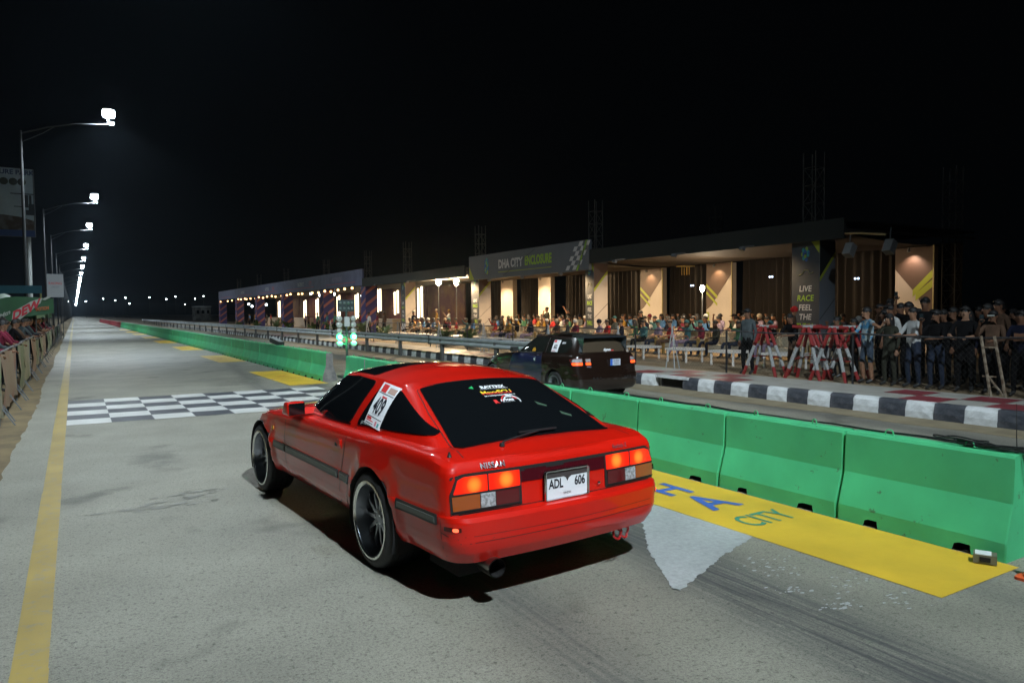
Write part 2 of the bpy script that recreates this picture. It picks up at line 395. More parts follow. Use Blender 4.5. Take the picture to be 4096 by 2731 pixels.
# ================================================================== RED COUPE
def red_coupe():
    a=-6.15033158e-02
    root=thing('red_coupe','red two-door coupe with a 409 window sticker and lit tail lamps in the near lane','car',(2.46866667,4.51022249,0),PI/2-a)
    zb=lambda x: interp(x,[(-1.0,.812),(-.93,.815),(-.72,.852),(-.3,.858),(.4,.842),(1.2,.832),(1.7,.828),(2.1,.808),(2.5,.765),(2.8,.70),(3.1,.60),(3.4,.50)])
    base=.245
    zt=[.245,.265,.33,.375,.395,.415,.505,.530,.538,.66,.768]
    def zf(li,x,v):
        if li<11:
            z=zt[li]
            g=min(1,(zb(x)-.25)/(.80-.25)) if x>2.3 else 1
            return base+(z-base)*g
        if li==11: return zb(x)-.024
        if li==12: return zb(x)+.002
        k=max(0,min(1,(x-1.72)/.3)); c=.012+.035*k
        return zb(x)+.004+c*(1-v*v)
    def W(wm):
        return lambda x: wm*interp(x,[(-1.05,.93),(-.8,.965),(-.4,.985),(0,1),(1.2,.985),(2.3,.99),(2.8,.97),(3.4,.88)])
    lv=[(-.86,3.10,W(.74),.15,.5,.03,1),(-1.0,3.25,W(.80),.16,.55,.05,1),(-1.035,3.33,W(.832),.15,.6,.055,1),(-1.045,3.36,W(.842),.14,.6,.055,1),
        (-1.047,3.362,W(.845),.14,.6,.055,1),(-1.046,3.37,W(.846),.14,.6,.055,1),(-1.046,3.36,W(.853),.13,.6,.055,1),(-1.03,3.34,W(.853),.12,.6,.055,1),
        (-.968,3.3,W(.850),.07,.6,.04,1),(-.962,3.2,W(.847),.06,.6,.04,1),(-.952,3.05,W(.840),.06,.6,.04,1),(-.945,2.95,W(.826),.06,.6,.045,1),(-.928,2.9,W(.792),.06,.55,.05,1)]
    for ys in (.8,.55,.3,0): lv.append((-.928,2.9,W(.792),.06,.55,.05,ys))
    rows=ring_shell(lv,zf,110)
    cen=((0,.315),(2.52,.315))
    rows=[[flare(v,cen,.020,.37) if i<10 else v for v in r] for i,r in enumerate(rows)]
    rows=refine_rows(rows)
    mb=MB(); half_to_mesh(mb,rows)
    me=mb.mesh('body',[PAINT]); clean(me)
    cut_arches(me,[(0,.318,.347),(2.52,.318,.352)])
    for cx,R in ((0,.347),(2.52,.352)):
        for sd in(1,-1): arch_liner(root,cx,.318,R,sd,.56,.858 if cx==0 else .850)
    me.set_sharp_from_angle(angle=math.radians(28))
    # greenhouse
    ze=lambda x: interp(x,[(-.02,1.150),(.15,1.168),(.4,1.190),(.7,1.197),(.95,1.195),(1.2,1.172),(1.32,1.155)])
    cc=lambda x: interp(x,[(-.02,.03),(.15,.045),(.4,.065),(.7,.07),(.95,.065),(1.2,.05),(1.32,.05)])
    basep=[(-.79,0,.80),(-.79,.2,.80),(-.79,.42,.80),(-.785,.56,.80),(-.765,.645,.80),(-.68,.708,.81),(-.4,.735,.82),(0,.752,.82),(.4,.76,.82),(.8,.76,.82),(1.2,.755,.81),(1.55,.735,.80),(1.72,.69,.79),(1.85,.58,.79),(1.98,.4,.79),(2.05,.2,.79),(2.07,0,.79)]
    topp=[(-.01,0),(-.01,.18),(-.008,.34),(.0,.44),(.02,.49),(.07,.52),(.18,.54),(.32,.552),(.48,.558),(.62,.56),(.80,.558),(.98,.548),(1.10,.53),(1.18,.49),(1.24,.36),(1.28,.18),(1.29,0)]
    def dens(P,k=3):
        out=[]
        for i in range(len(P)-1):
            for j in range(k):
                t=j/k; p0=P[max(i-1,0)];p1=P[i];p2=P[i+1];p3=P[min(i+2,len(P)-1)]
                out.append(tuple(.5*((2*p1[c])+(-p0[c]+p2[c])*t+(2*p0[c]-5*p1[c]+4*p2[c]-p3[c])*t*t+(-p0[c]+3*p1[c]-3*p2[c]+p3[c])*t**3) for c in range(len(p1))))
        out.append(tuple(P[-1])); return out
    B=dens(basep); T=dens([(a,b,0) for a,b in topp])
    rows=[]
    T=[(a,b,ze(a)+ (cc(a)*(1-(b/max(.56,b))**2))) for a,b,_ in T]
    N=7
    for i in range(N+1):
        t=i/N; row=[]
        for b,tt in zip(B,T):
            p=[b[c]+(tt[c]-b[c])*t for c in range(3)]
            bl=math.sin(PI*t)*.018; 
            if b[1]>.6: p[1]+=bl
            else: p[2]+=bl*.9
            row.append(tuple(p))
        rows.append(row)
    for v in (.8,.6,.4,.2,0):
        rows.append([(a,b*v,ze(a)+cc(a)*(1-(b*v/.56)**2)) for a,b,_ in T])
    g=MB(); half_to_mesh(g,rows,closebottom=False); gm=g.mesh('g',[PAINT]); clean(gm,40)
    bm=bmesh.new(); bm.from_mesh(me); bm.from_mesh(gm); bm.to_mesh(me); bm.free(); me.name='body'
    me.set_sharp_from_angle(angle=math.radians(30))
    body=link('body',me,root); S=Skin(me)
    # glass
    decal('hatch_glass',S,[(-.715,-.575),(-.675,-.3),(-.665,0),(-.675,.3),(-.715,.575),(-.66,.60),(-.02,.492),(-.005,.3),(.0,0),(-.005,-.3),(-.02,-.492),(-.66,-.60)],'z',1,.006,GLASS,root,.025)
    for s in (1,-1):
        decal('side_window',S,[(1.60,.860),(1.15,.866),(.585,.870),(.475,1.172),(.8,1.186),(1.12,1.168)],'y',s,.006,GLASS,root,.025,r=[.03,.01,.05,.05,.01,.03])
        decal('quarter_window',S,[(.475,.874),(-.10,.896),(-.50,.914),(-.49,.930),(-.05,1.082),(.08,1.128),(.355,1.170)],'y',s,.006,GLASS,root,.022,r=[.04,.01,.01,.02,.05,.04,.03])
        strips('window_trim',S,[[(1.62,.855),(1.15,.860),(.57,.864)]],.010,'y',s,.004,CHROME if s>0 else TRIM,root)
        # door shut lines, moulding, sill
        strips('door_gap',S,[[(.46,.86),(.45,.80),(.47,.70),(.50,.60),(.57,.40),(.575,.32),(.63,.295),(1.2,.30),(1.78,.30)],[(1.78,.30),(1.80,.34),(1.83,.6),(1.80,.80),(1.70,.85)]],.007,'y',s,.0015,GAP,root)
        strips('sill_line',S,[[(.36,.285),(.9,.275),(2.12,.275)]],.006,'y',s,.0015,GAP,root)
        for q,(x0,x1) in enumerate(((.358,.548),(.578,1.785),(1.80,2.125),(-.835,-.372))):
            dz=0 if q<3 else -.006
            mo=decal('side_moulding',S,[(x0,.484+dz),(x1,.484+dz),(x1,.543+dz),(x0,.543+dz)],'y',s,.010,TRIM,root,.12,r=.006)
            mo['label']='black rubbing strip with a grey inlay'
            decal('inlay',S,[(x0+.015,.498+dz),(x1-.015,.498+dz),(x1-.015,.528+dz),(x0+.015,.528+dz)],'y',s,.0125,mat('grey_inlay',(.09,.10,.09),.35),mo,.2)
        # handle
        hd=decal('door_handle',S,[(.525,.70),(.655,.705),(.655,.775),(.525,.77)],'y',s,.004,PAINT,root,.03,r=.012)
        decal('handle_recess',S,[(.60,.707),(.648,.709),(.648,.733),(.60,.731)],'y',s,.0045,GAP,hd,.03,r=.006)
        decal('handle_flap',S,[(.535,.725),(.60,.727),(.60,.765),(.535,.762)],'y',s,.010,PAINT,hd,.03,r=.006)
        # markers
        mk=decal('side_marker',S,[(-.985,.458),(-.895,.458),(-.895,.482),(-.985,.482)],'y',s,.004,mat('marker_housing',(.05,.004,.003),.2),root,.03,r=.006)
        decal('lit_lens',S,[(-.975,.460),(-.950,.460),(-.950,.480),(-.975,.480)],'y',s,.006,mat('lit_marker',(.8,.05,.02),.3,emit=(1,.07,.03),es=2.5),mk,.02,r=.01)
        decal('indicator_lamp',S,[(2.13,.63),(2.185,.63),(2.185,.665),(2.13,.665)],'y',s,.006,mat('amber_lens',(.45,.17,.01),.2,coat=1),root,.03,r=.008)
    decal('windscreen',S,[(1.32,-.44),(1.34,0),(1.32,.44),(1.70,.62),(1.90,.40),(1.96,0),(1.90,-.40),(1.70,-.62)],'z',1,.006,GLASS,root,.035)
    decal('roof_panel',S,[(.60,-.50),(.66,-.30),(.68,0),(.66,.30),(.60,.50),(.62,.535),(1.10,.515),(1.17,.46),(1.22,.25),(1.235,0),(1.22,-.25),(1.17,-.46),(1.10,-.515),(.62,-.535)],'z',1,.005,GLASS,root,.07)['label']='black removable glass roof panels'
    # hatch shut lines and deck
    strips('hatch_gap',S,[[(-.935,.655),(-.84,.648),(-.75,.63),(-.66,.615),(-.3,.572),(-.02,.512),(.012,.45),(.015,0),(.012,-.45),(-.02,-.512),(-.3,-.572),(-.66,-.615),(-.75,-.63),(-.84,-.648),(-.935,-.655)]],.006,'z',1,.0015,GAP,root)
    # tail panel
    decal('tail_panel',S,[(-.775,.750),(-.70,.764),(.70,.764),(.775,.750),(.778,.735),(-.778,.735)],'x',-1,.004,TRIM,root,.1)
    garn=decal('garnish',S,[(-.335,.668),(.325,.674),(.325,.745),(-.335,.745)],'x',-1,.004,mat('dark_red_garnish',(.06,.004,.008),.15,coat=1),root,.08)
    hot=[]
    def lampmat(name,cy,cz):
        if name in M: return M[name]
        m=bpy.data.materials.new(name); m.use_nodes=True; nt=m.node_tree; b=nt.nodes['Principled BSDF']
        b.inputs['Base Color'].default_value=(.35,.01,.005,1); b.inputs['Roughness'].default_value=.15; b.inputs['Coat Weight'].default_value=1
        tc=nt.nodes.new('ShaderNodeTexCoord'); 
        def term(y,z,r):
            mp=nt.nodes.new('ShaderNodeVectorMath'); mp.operation='DISTANCE'; mp.inputs[1].default_value=(-.96,y,z)
            nt.links.new(tc.outputs['Object'],mp.inputs[0]); mr=nt.nodes.new('ShaderNodeMapRange'); mr.inputs[1].default_value=r; mr.inputs[2].default_value=.005; mr.inputs[3].default_value=0; mr.inputs[4].default_value=1
            mr.interpolation_type='SMOOTHSTEP'; nt.links.new(mp.outputs['Value'],mr.inputs[0]); return mr.outputs[0]
        t=term(cy,cz,.10); r=nt.nodes.new('ShaderNodeValToRGB'); e=r.color_ramp.elements
        e[0].position=0; e[0].color=(.50,.008,.002,1); e[1].position=1; e[1].color=(1,.23,.025,1)
        x=r.color_ramp.elements.new(.5); x.color=(.85,.030,.004,1)
        nt.links.new(t,r.inputs[0]); nt.links.new(r.outputs[0],b.inputs['Emission Color']); b.inputs['Emission Strength'].default_value=1.0
        M[name]=m; return m
    for s in (1,-1):
        hs=decal('tail_lamp',S,[(s*.325,.547),(s*.778,.547),(s*.782,.66),(s*.745,.747),(s*.70,.758),(s*.325,.758)],'x',-1,.006,TRIM,root,.07,r=.006)
        hs['label']='left tail lamp with its brake light lit' if s>0 else 'right tail lamp with its brake light lit'
        decal('brake_lens',S,[(s*.337,.657),(s*.545,.657),(s*.545,.748),(s*.337,.748)],'x',-1,.011,lampmat('brake_light_%s'%('a' if s>0 else 'b'),s*.43,.705),hs,.04,r=.006)
        decal('brake_lens',S,[(s*.553,.657),(s*.766,.657),(s*.738,.734),(s*.70,.748),(s*.553,.748)],'x',-1,.011,lampmat('brake_light_%s'%('c' if s>0 else 'd'),s*.64,.70),hs,.04,r=.006)
        decal('reflector_lens',S,[(s*.345,.565),(s*.50,.565),(s*.50,.645),(s*.345,.645)],'x',-1,.010,mat('dark_red_lens',(.09,.006,.008),.1,coat=1),hs,.04,r=.004)
        decal('reversing_lens',S,[(s*.505,.565),(s*.60,.565),(s*.60,.645),(s*.505,.645)],'x',-1,.011,mat('clear_lens',(.42,.42,.44),.15,coat=1,noise=(60,(.2,.2,.2),.4,.6)),hs,.04,r=.004)
        decal('indicator_lens',S,[(s*.605,.565),(s*.768,.565),(s*.772,.645),(s*.605,.645)],'x',-1,.010,mat('amber_tail_lens',(.30,.07,.015),.15,coat=1),hs,.04,r=.004)
        strips('lens_rib',S,[[(s*.34,.653),(s*.77,.653)],[(s*.549,.655),(s*.549,.75)],[(s*.34,.562),(s*.77,.562)]],.006,'x',-1,.013,GAP,hs)
    # plate
    x=-.968
    pl=thing_part('number_plate',root)
    p=MB(); p.prism(smooth_poly([(-.165,.535),(.172,.535),(.172,.715),(-.165,.715)],.012),x-.012,x-.006,'x',1)
    p.prism(smooth_poly([(-.157,.543),(.164,.543),(.164,.707),(-.157,.707)],.010),x-.018,x-.012,'x',0)
    p.build('plate',[mat('plate_white',(.72,.73,.76),.35),TRIM],pl)
    fr=MB(); fr.tube([(x-.02,a,b) for a,b in smooth_poly([(-.162,.538),(.169,.538),(.169,.712),(-.162,.712)],.014)],.0085,6,0,closed=True); fr.build('plate_frame',CHROME,pl)
    xx=x-.0190
    cv=MB(); cv.add([(xx-.0006,a,b) for a,b in ((.164,.672),(.164,.707),(-.157,.707),(-.157,.672),(-.03,.672),(-.01,.660),(.003,.640),(.014,.662),(.03,.672))],[tuple(range(9))]); cv.build('smoked_cover',mat('smoked_strip',(.06,.05,.05),.25),pl,fix=False)
    text_plane('plate_text','ADL',.078,INK,(xx-.001,.09,.632),(0,-1,0),(0,0,1),pl,bold=.002,sx=.72)
    text_plane('plate_text','606',.078,INK,(xx-.001,-.095,.632),(0,-1,0),(0,0,1),pl,bold=.002,sx=.72)
    text_plane('plate_text','SINDH',.02,INK,(xx-.001,.005,.570),(0,-1,0),(0,0,1),pl)
    lk=MB(); lk.ball((-.972,-.263,.588),.012,10); lk.build('boot_lock',CHROME,root)
    SIL=mat('silver_badge',(.55,.57,.6),.3,.9); DKB=mat('dark_badge',(.08,.06,.07),.4)
    text_on('maker_badge',S,'NISSAN',.040,SIL,root,'x',-1,(.505,.789),0,.008,-1,bold=.0012,sx=1.1,spacing=1.12)
    text_on('model_badge',S,'Fairlady Z',.034,DKB,root,'x',-1,(-.475,.788),0,.007,-1,shear=.25,sx=.95)
    # wiper, nozzle, aerial
    wp=MB(); wp.tube([(-.775,.335,.872),(-.765,.31,.884),(-.70,.13,.892),(-.665,-.02,.900)],.006,6); wp.box((-.66,-.02,.905),(.012,.30,.010)); wp.lathe([(0,.02),(.014,.02),(.018,0)],10,0,'z',(-.775,.335,.858))
    wp.build('wiper',BLACKR,root)
    an=MB(); h,n=S.hit('z',1,-.80,.715); an.lathe([(0,.028),(.006,.028),(.009,.012),(.015,0)],10,0,'z',tuple(h)); an.build('aerial_base',TRIM,root)
    sq=MB(); h,n=S.hit('z',1,-.02,.02); sq.lathe([(0,.006),(.006,.006),(.012,0)],8,0,'z',(.006,.02,h.z)); sq.build('washer_nozzle',TRIM,root)
    # mirrors
    for s in (1,-1):
        mr=MB(); mr.prism([(1.38,.842),(1.56,.842),(1.50,.948),(1.40,.955)],s*.80,s*.945,'y')
        mm=mr.mesh('door_mirror',PAINT); bm=bmesh.new(); bm.from_mesh(mm); bmesh.ops.bevel(bm,geom=bm.edges[:],offset=.022,segments=3,affect='EDGES',profile=.6); bm.to_mesh(mm); bm.free()
        for p in mm.polygons: p.use_smooth=True
        o=link('door_mirror',mm,root)
        st=MB(); st.prism([(1.40,.85),(1.56,.85),(1.52,.90),(1.42,.90)],s*.70,s*.82,'y'); st.build('mirror_arm',PAINT,o)
        gl=MB(); gl.prism([(s*.812,.852),(s*.937,.852),(s*.937,.945),(s*.812,.945)],1.368,1.386,'x'); gl.build('mirror_glass',GLASS,o)
    # bumper details
    strips('bumper_line',S,[[(-.80,.392),(0,.392),(.80,.392)]],.004,'x',-1,.001,GAP,root)
    strips('bumper_line',S,[[(-.78,.541),(-.3,.541),(.3,.541),(.78,.541)]],.005,'x',-1,.002,GAP,root)
    strips('bumper_line',S,[[(-.78,.43),(0,.425),(.78,.43)]],.003,'x',-1,.001,GAP,root)
    for s in(1,-1): strips('bumper_line',S,[[(-.87,.44),(-1.02,.405)],[(-.87,.30),(-.865,.52)]],.004,'y',s,.001,GAP,root)
    # exhaust
    ex=MB(); ex.tube([(-.55,.50,.20),(-.86,.535,.215)],.032,14,0); ex.tube([(-.86,.535,.215),(-.90,.54,.225),(-1.035,.55,.232)],[.04,.052,.056],20,0,caps=False); ex.tube([(-1.035,.55,.232),(-.90,.54,.225)],[.050,.045],20,1,caps=False); ex.lathe([(0,0),(.047,0)],20,1,'x',(-.905,.54,.225))
    ex.build('exhaust_pipe',[mat('burnt_steel',(.32,.30,.27),.3,1),GAP],root,fix=False)
    mf=MB(); mf.box((-.62,.55,.19),(.35,.22,.11)); mf.build('silencer',WELL,root)
    tw=MB(); n=14
    for cy in (-.44,-.50): tw.tube([(-.955+.01*math.sin(k),cy+.035*math.cos(2*PI*k/n),.228+.035*math.sin(2*PI*k/n)) for k in range(n)],.008,6,0,closed=True)
    tw.bar((-.8,-.45,.27),(-.96,-.46,.25),.02); tw.build('tow_hook',mat('red_steel',(.35,.01,.01),.4),root)
    under=MB(); under.box((1.2,0,.22),(3.7,1.2,.06)); under.build('underbody',WELL,root)
    ax=MB(); ax.box((0,0,.28),(.08,1.2,.08)); ax.box((2.52,0,.28),(.08,1.2,.08)); ax.build('axle',WELL,root)
    for (x,s,wd) in ((0,1,.27),(0,-1,.27),(2.52,1,.24),(2.52,-1,.24)):
        make_wheel('wheel',root,x,s*(.862 if x==0 else .856),s,R=.318,rim=.248,wdt=wd)
    # stickers on the quarter window
    c0=(.21,1.01); ang=math.radians(-8)
    st=thing_part('race_number_sticker',root); st['label']='white paper sticker reading 409'
    def R2(a,b): # sticker-local (u right in picture, v up) -> (x,z)
        x=.235-a; z=1.012+b-a*.11
        return (x,z)
    def SP(n,u0,v0,u1,v1,m,off,par=st): return decal(n,S,[R2(u0,v0),R2(u1,v0),R2(u1,v1),R2(u0,v1)],'y',1,off+.003,m,par,.04,edge=0)
    SP('paper',-.125,-.125,.125,.145,WHITE,.0048)
    SP('print_block',-.098,.088,-.02,.138,REDP,.0056); SP('print_block',.005,.093,.11,.128,mat('pale_print',(.45,.3,.25),.5),.0056)
    for v in (.08,-.072): SP('print_line',-.115,v,.115,v+.004,INK,.0056)
    SP('print_block',-.112,-.09,-.04,-.075,REDP,.0056); SP('print_line',-.112,-.10,.0,-.094,REDP,.0056); SP('print_line',-.112,-.114,.01,-.110,INK,.0056)
    SP('print_block',.075,-.115,.10,-.09,mat('teal_print',(.05,.35,.35),.5),.0056); SP('print_block',.035,-.115,.06,-.085,mat('pink_print',(.6,.2,.25),.5),.0056)
    SP('print_line',-.03,.058,.04,.068,REDP,.0056)
    vs,fs=text_geo('409',.14,bold=.0035,sx=.72,spacing=1.05); out=[]
    for v in vs:
        a,b=R2(v[0],v[1]); h,nn=S.hit('y',1,a,b); out.append(h+nn*.013)
    mm=MB(); mm.add(out,fs); mm.build('number',INK,st,fix=False)
    vs,fs=text_geo('JUST DRIFTING',.026,bold=.001,sx=.8); out=[]
    for v in vs:
        a=.335-v[0]; b=.897+v[1]; h,nn=S.hit('y',1,a,b); out.append(h+nn*.008)
    mm=MB(); mm.add(out,fs); mm.build('window_lettering',mat('grey_print',(.35,.4,.38),.5),root,fix=False)
    # rear glass stickers: x forward, y left ; read from behind
    def hatch_text(n,txt,size,m,cx,cy,**k):
        vs,fs=text_geo(txt,size,**k); out=[]
        for v in vs:
            h,nn=S.hit('z',1,cx+v[1]*.93,cy-v[0]); out.append(h+nn*.0085)
        q=MB(); q.add(out,fs); return q.build(n,m,root,fix=False)
    hatch_text('window_lettering','RAYTRIX',.048,WHITE,-.124,-.022,bold=.002,sx=1.02)
    hatch_text('window_lettering','AUTOMOTIVE ENGINEERING',.013,WHITE,-.147,-.022,sx=1.35)
    decal('green_mark',S,[(-.130,.135),(-.095,.130),(-.113,.165)],'z',1,.0085,GRNP,root,.1,edge=0)
    vs,fs=text_geo('MaxxECU',.062,bold=.002,sx=.98)
    hy=MB(); bm=bmesh.new(); bv=[bm.verts.new(v) for v in vs]
    for f in fs:
        try: bm.faces.new([bv[i] for i in f])
        except ValueError: pass
    bmesh.ops.bisect_plane(bm,geom=bm.verts[:]+bm.edges[:]+bm.faces[:],plane_co=(0,-.002,0),plane_no=(0,1,0))
    bm.verts.index_update(); out=[]
    for v in bm.verts:
        h,nn=S.hit('z',1,-.194+v.co.y*.93,-.012-v.co.x); out.append(h+nn*.0085)
    for f in bm.faces: hy.add([out[v.index] for v in f.verts],[tuple(range(len(f.verts)))],0 if f.calc_center_median().y>-.002 else 1)
    bm.free(); hy.build('window_lettering',[YELP,REDP],root,fix=False)
    hatch_text('window_lettering','be a tuning mastermind, like us',.021,WHITE,-.231,-.016,bold=.0006,sx=.95)
    hatch_text('window_lettering','R',.055,REDP,-.306,.064,bold=.004,shear=.1)
    hatch_text('window_lettering','APTORS',.032,WHITE,-.296,-.032,bold=.002,sx=.92)
    hatch_text('window_lettering','MOTORSPORTS',.010,WHITE,-.316,-.035,sx=1.4)
    for (r0,r1,a0,a1,m) in ((.064,.073,-20,100,WHITE),(.064,.073,100,178,REDP),(.047,.056,60,150,WHITE),(.047,.058,15,55,REDP)):
        po=[]
        for k in range(13): a=math.radians(a0+(a1-a0)*k/12); po.append((-.303+r1*.9*math.sin(a),-.062-r1*math.cos(a)))
        for k in range(13): a=math.radians(a1-(a1-a0)*k/12); po.append((-.303+r0*.9*math.sin(a),-.062-r0*math.cos(a)))
        decal('gauge_arc',S,po,'z',1,.0085,m,root,.5,edge=0)
    decal('inspection_tag',S,[(-.335,-.235),(-.39,-.30),(-.40,-.29),(-.37,-.235)],'z',1,.0085,mat('dull_tag',(.05,.09,.06),.4),root,.3,edge=0)
    decal('inspection_tag',S,[(-.463,-.355),(-.51,-.42),(-.53,-.41),(-.49,-.35)],'z',1,.0085,mat('dull_tag',(.05,.09,.06),.4),root,.3,edge=0)
    return root,S
def thing_part(name,parent):
    o=bpy.data.objects.new(name,None); C.objects.link(o); o.parent=parent; o.empty_display_size=.05; return o
# ================================================================== SETTING
def road_material():
    m=bpy.data.materials.new('worn_concrete_road'); m.use_nodes=True; nt=m.node_tree; b=nt.nodes['Principled BSDF']; b.inputs['Roughness'].default_value=.62
    N=nt.nodes.new; L=nt.links.new; tc=N('ShaderNodeTexCoord')
    def noise(sc,det=6,vec=None,rough=.55):
        n=N('ShaderNodeTexNoise'); n.inputs['Scale'].default_value=sc; n.inputs['Detail'].default_value=det; n.inputs['Roughness'].default_value=rough
        L(vec or tc.outputs['Object'],n.inputs['Vector']); return n.outputs['Fac']
    def ramp(f,*st):
        r=N('ShaderNodeValToRGB'); e=r.color_ramp.elements
        e[0].position,e[0].color=st[0][0],(*[st[0][1]]*3,1); e[1].position,e[1].color=st[-1][0],(*[st[-1][1]]*3,1)
        for p,c in st[1:-1]: x=e.new(p); x.color=(c,c,c,1)
        L(f,r.inputs[0]); return r.outputs[0]
    def mul(a,c,fac=1):
        x=N('ShaderNodeMix'); x.data_type='RGBA'; x.blend_type='MULTIPLY'; x.inputs[0].default_value=fac; L(a,x.inputs[6]); L(c,x.inputs[7]); return x.outputs[2]
    def mapping(sx,sy,rot=0,loc=(0,0,0)):
        mp=N('ShaderNodeMapping'); mp.inputs['Scale'].default_value=(sx,sy,1); mp.inputs['Rotation'].default_value=(0,0,rot); mp.inputs['Location'].default_value=loc; L(tc.outputs['Object'],mp.inputs[0]); return mp.outputs[0]
    base=N('ShaderNodeRGB'); base.outputs[0].default_value=(.240,.231,.188,1)
    c=mul(base.outputs[0],ramp(noise(1.1,8),(.3,.80),(.7,1.12)))
    c=mul(c,ramp(noise(.35,4),(.35,.88),(.65,1.06)))
    c=mul(c,ramp(noise(26,4,mapping(1,1,.4),rough=.75),(.33,.42),(.44,.98),(.60,1.0),(.78,1.35)))
    c=mul(c,ramp(noise(62,3,rough=.7),(.34,.55),(.45,1.0),(.74,1.25)))
    c=mul(c,ramp(noise(150,2,rough=.8),(.35,.72),(.6,1.12)))
    v=N('ShaderNodeTexVoronoi'); v.inputs['Scale'].default_value=22; L(mapping(1,1.0),v.inputs['Vector'])
    c=mul(c,ramp(v.outputs['Distance'],(.04,.45),(.10,1)),.6)
    # stains
    c=mul(c,ramp(noise(.9,3,mapping(1,1,0,(3,7,0))),(.30,.50),(.40,1)))
    # rubber: long streaks in the wheel tracks
    sep=N('ShaderNodeSeparateXYZ'); L(mapping(1,1,math.radians(6),(0,0,0)),sep.inputs[0])
    def band(x0,wd):
        a=N('ShaderNodeMath'); a.operation='SUBTRACT'; a.inputs[1].default_value=x0; L(sep.outputs[0],a.inputs[0])
        bb=N('ShaderNodeMath'); bb.operation='ABSOLUTE'; L(a.outputs[0],bb.inputs[0])
        mr=N('ShaderNodeMapRange'); mr.interpolation_type='SMOOTHSTEP'; mr.inputs[1].default_value=wd; mr.inputs[2].default_value=0; mr.inputs[3].default_value=0; mr.inputs[4].default_value=1; L(bb.outputs[0],mr.inputs[0]); return mr.outputs[0]
    st=ramp(noise(3.2,5,mapping(9,.35,math.radians(6)),.6),(.40,1),(.62,.0))
    tot=None
    for x0,wd,am in ((3.05,.60,.85),(1.75,.35,.5),(4.3,.3,.3),(7.6,.5,.5),(9.2,.5,.5)):
        q=N('ShaderNodeMath'); q.operation='MULTIPLY'; q.inputs[1].default_value=am; L(band(x0,wd),q.inputs[0])
        if tot is None: tot=q.outputs[0]
        else:
            s2=N('ShaderNodeMath'); s2.operation='MAXIMUM'; L(tot,s2.inputs[0]); L(q.outputs[0],s2.inputs[1]); tot=s2.outputs[0]
    q=N('ShaderNodeMath'); q.operation='MULTIPLY'; L(tot,q.inputs[0])
    ab=N('ShaderNodeMath'); ab.operation='MULTIPLY_ADD'; ab.inputs[1].default_value=.6; ab.inputs[2].default_value=.55; L(st,ab.inputs[0]); L(ab.outputs[0],q.inputs[1])
    x=N('ShaderNodeMix'); x.data_type='RGBA'; x.inputs[7].default_value=(.055,.056,.058,1); L(q.outputs[0],x.inputs[0]); L(c,x.inputs[6]); c=x.outputs[2]
    L(c,b.inputs['Base Color'])
    bp=N('ShaderNodeBump'); bp.inputs['Strength'].default_value=.35; bp.inputs['Distance'].default_value=.006; L(noise(70,6),bp.inputs['Height']); L(bp.outputs[0],b.inputs['Normal'])
    return m
ROAD=road_material()
DIRT=mat('sandy_dirt',(.17,.125,.06),.9,noise=(2.2,(.085,.062,.032),.35,.7),bump=(25,.8))
SAND=mat('sand_strip',(.24,.20,.125),.9,noise=(3,(.16,.13,.08),.3,.7),bump=(25,.6))
GROUNDM=mat('dark_soil',(.12,.09,.06),.95,noise=(.7,(.06,.045,.03),.3,.7),bump=(8,.8))
PAVE=mat('pale_pavement',(.34,.33,.30),.7,noise=(3,(.25,.245,.22),.3,.75),bump=(40,.3))
def worn(name,col,thr=.36,sc=9,under=(.2,.198,.18),spread=.06,rough=.5):
    """road paint worn through to the concrete"""
    m=mat(name,col,rough); nt=m.node_tree; b=nt.nodes['Principled BSDF']; N=nt.nodes.new; L=nt.links.new
    tc=N('ShaderNodeTexCoord'); n=N('ShaderNodeTexNoise'); n.inputs['Scale'].default_value=sc; n.inputs['Detail'].default_value=10; n.inputs['Roughness'].default_value=.72
    oi=N('ShaderNodeObjectInfo'); ml=N('ShaderNodeMath'); ml.operation='MULTIPLY'; ml.inputs[1].default_value=70; L(oi.outputs['Random'],ml.inputs[0])
    ad=N('ShaderNodeVectorMath'); ad.operation='ADD'; L(tc.outputs['Object'],ad.inputs[0]); L(ml.outputs[0],ad.inputs[1]); L(ad.outputs[0],n.inputs['Vector'])
    r=N('ShaderNodeValToRGB'); r.color_ramp.elements[0].position=thr-spread; r.color_ramp.elements[1].position=thr+spread
    r.color_ramp.elements[0].color=(*under,1); r.color_ramp.elements[1].color=(*col,1)
    n2=N('ShaderNodeTexNoise'); n2.inputs['Scale'].default_value=1.7; n2.inputs['Detail'].default_value=8; L(tc.outputs['Object'],n2.inputs['Vector'])
    r2=N('ShaderNodeValToRGB'); r2.color_ramp.elements[0].position=.3; r2.color_ramp.elements[0].color=(.78,.78,.78,1); r2.color_ramp.elements[1].position=.7; r2.color_ramp.elements[1].color=(1.08,1.08,1.08,1)
    L(n.outputs['Fac'],r.inputs[0]); L(n2.outputs['Fac'],r2.inputs[0])
    x=N('ShaderNodeMix'); x.data_type='RGBA'; x.blend_type='MULTIPLY'; x.inputs[0].default_value=1; L(r.outputs[0],x.inputs[6]); L(r2.outputs[0],x.inputs[7]); L(x.outputs[2],b.inputs['Base Color'])
    return m
YEL=worn('yellow_line_paint',(.33,.235,.05),.38,11,spread=.10); YELB=worn('bright_yellow_paint',(.62,.40,.03),.28,10)
PW=worn('white_road_paint',(.52,.52,.50),.27,12); PK=worn('black_road_paint',(.050,.055,.066),.27,12,under=(.12,.12,.12))
PBL=worn('blue_road_paint',(.05,.11,.42),.30,10,under=(.45,.33,.06)); PGR=worn('green_road_paint',(.05,.24,.16),.30,10,under=(.45,.33,.06)); PRD=worn('red_road_paint',(.45,.10,.04),.42,12,under=(.55,.38,.04),spread=.12)
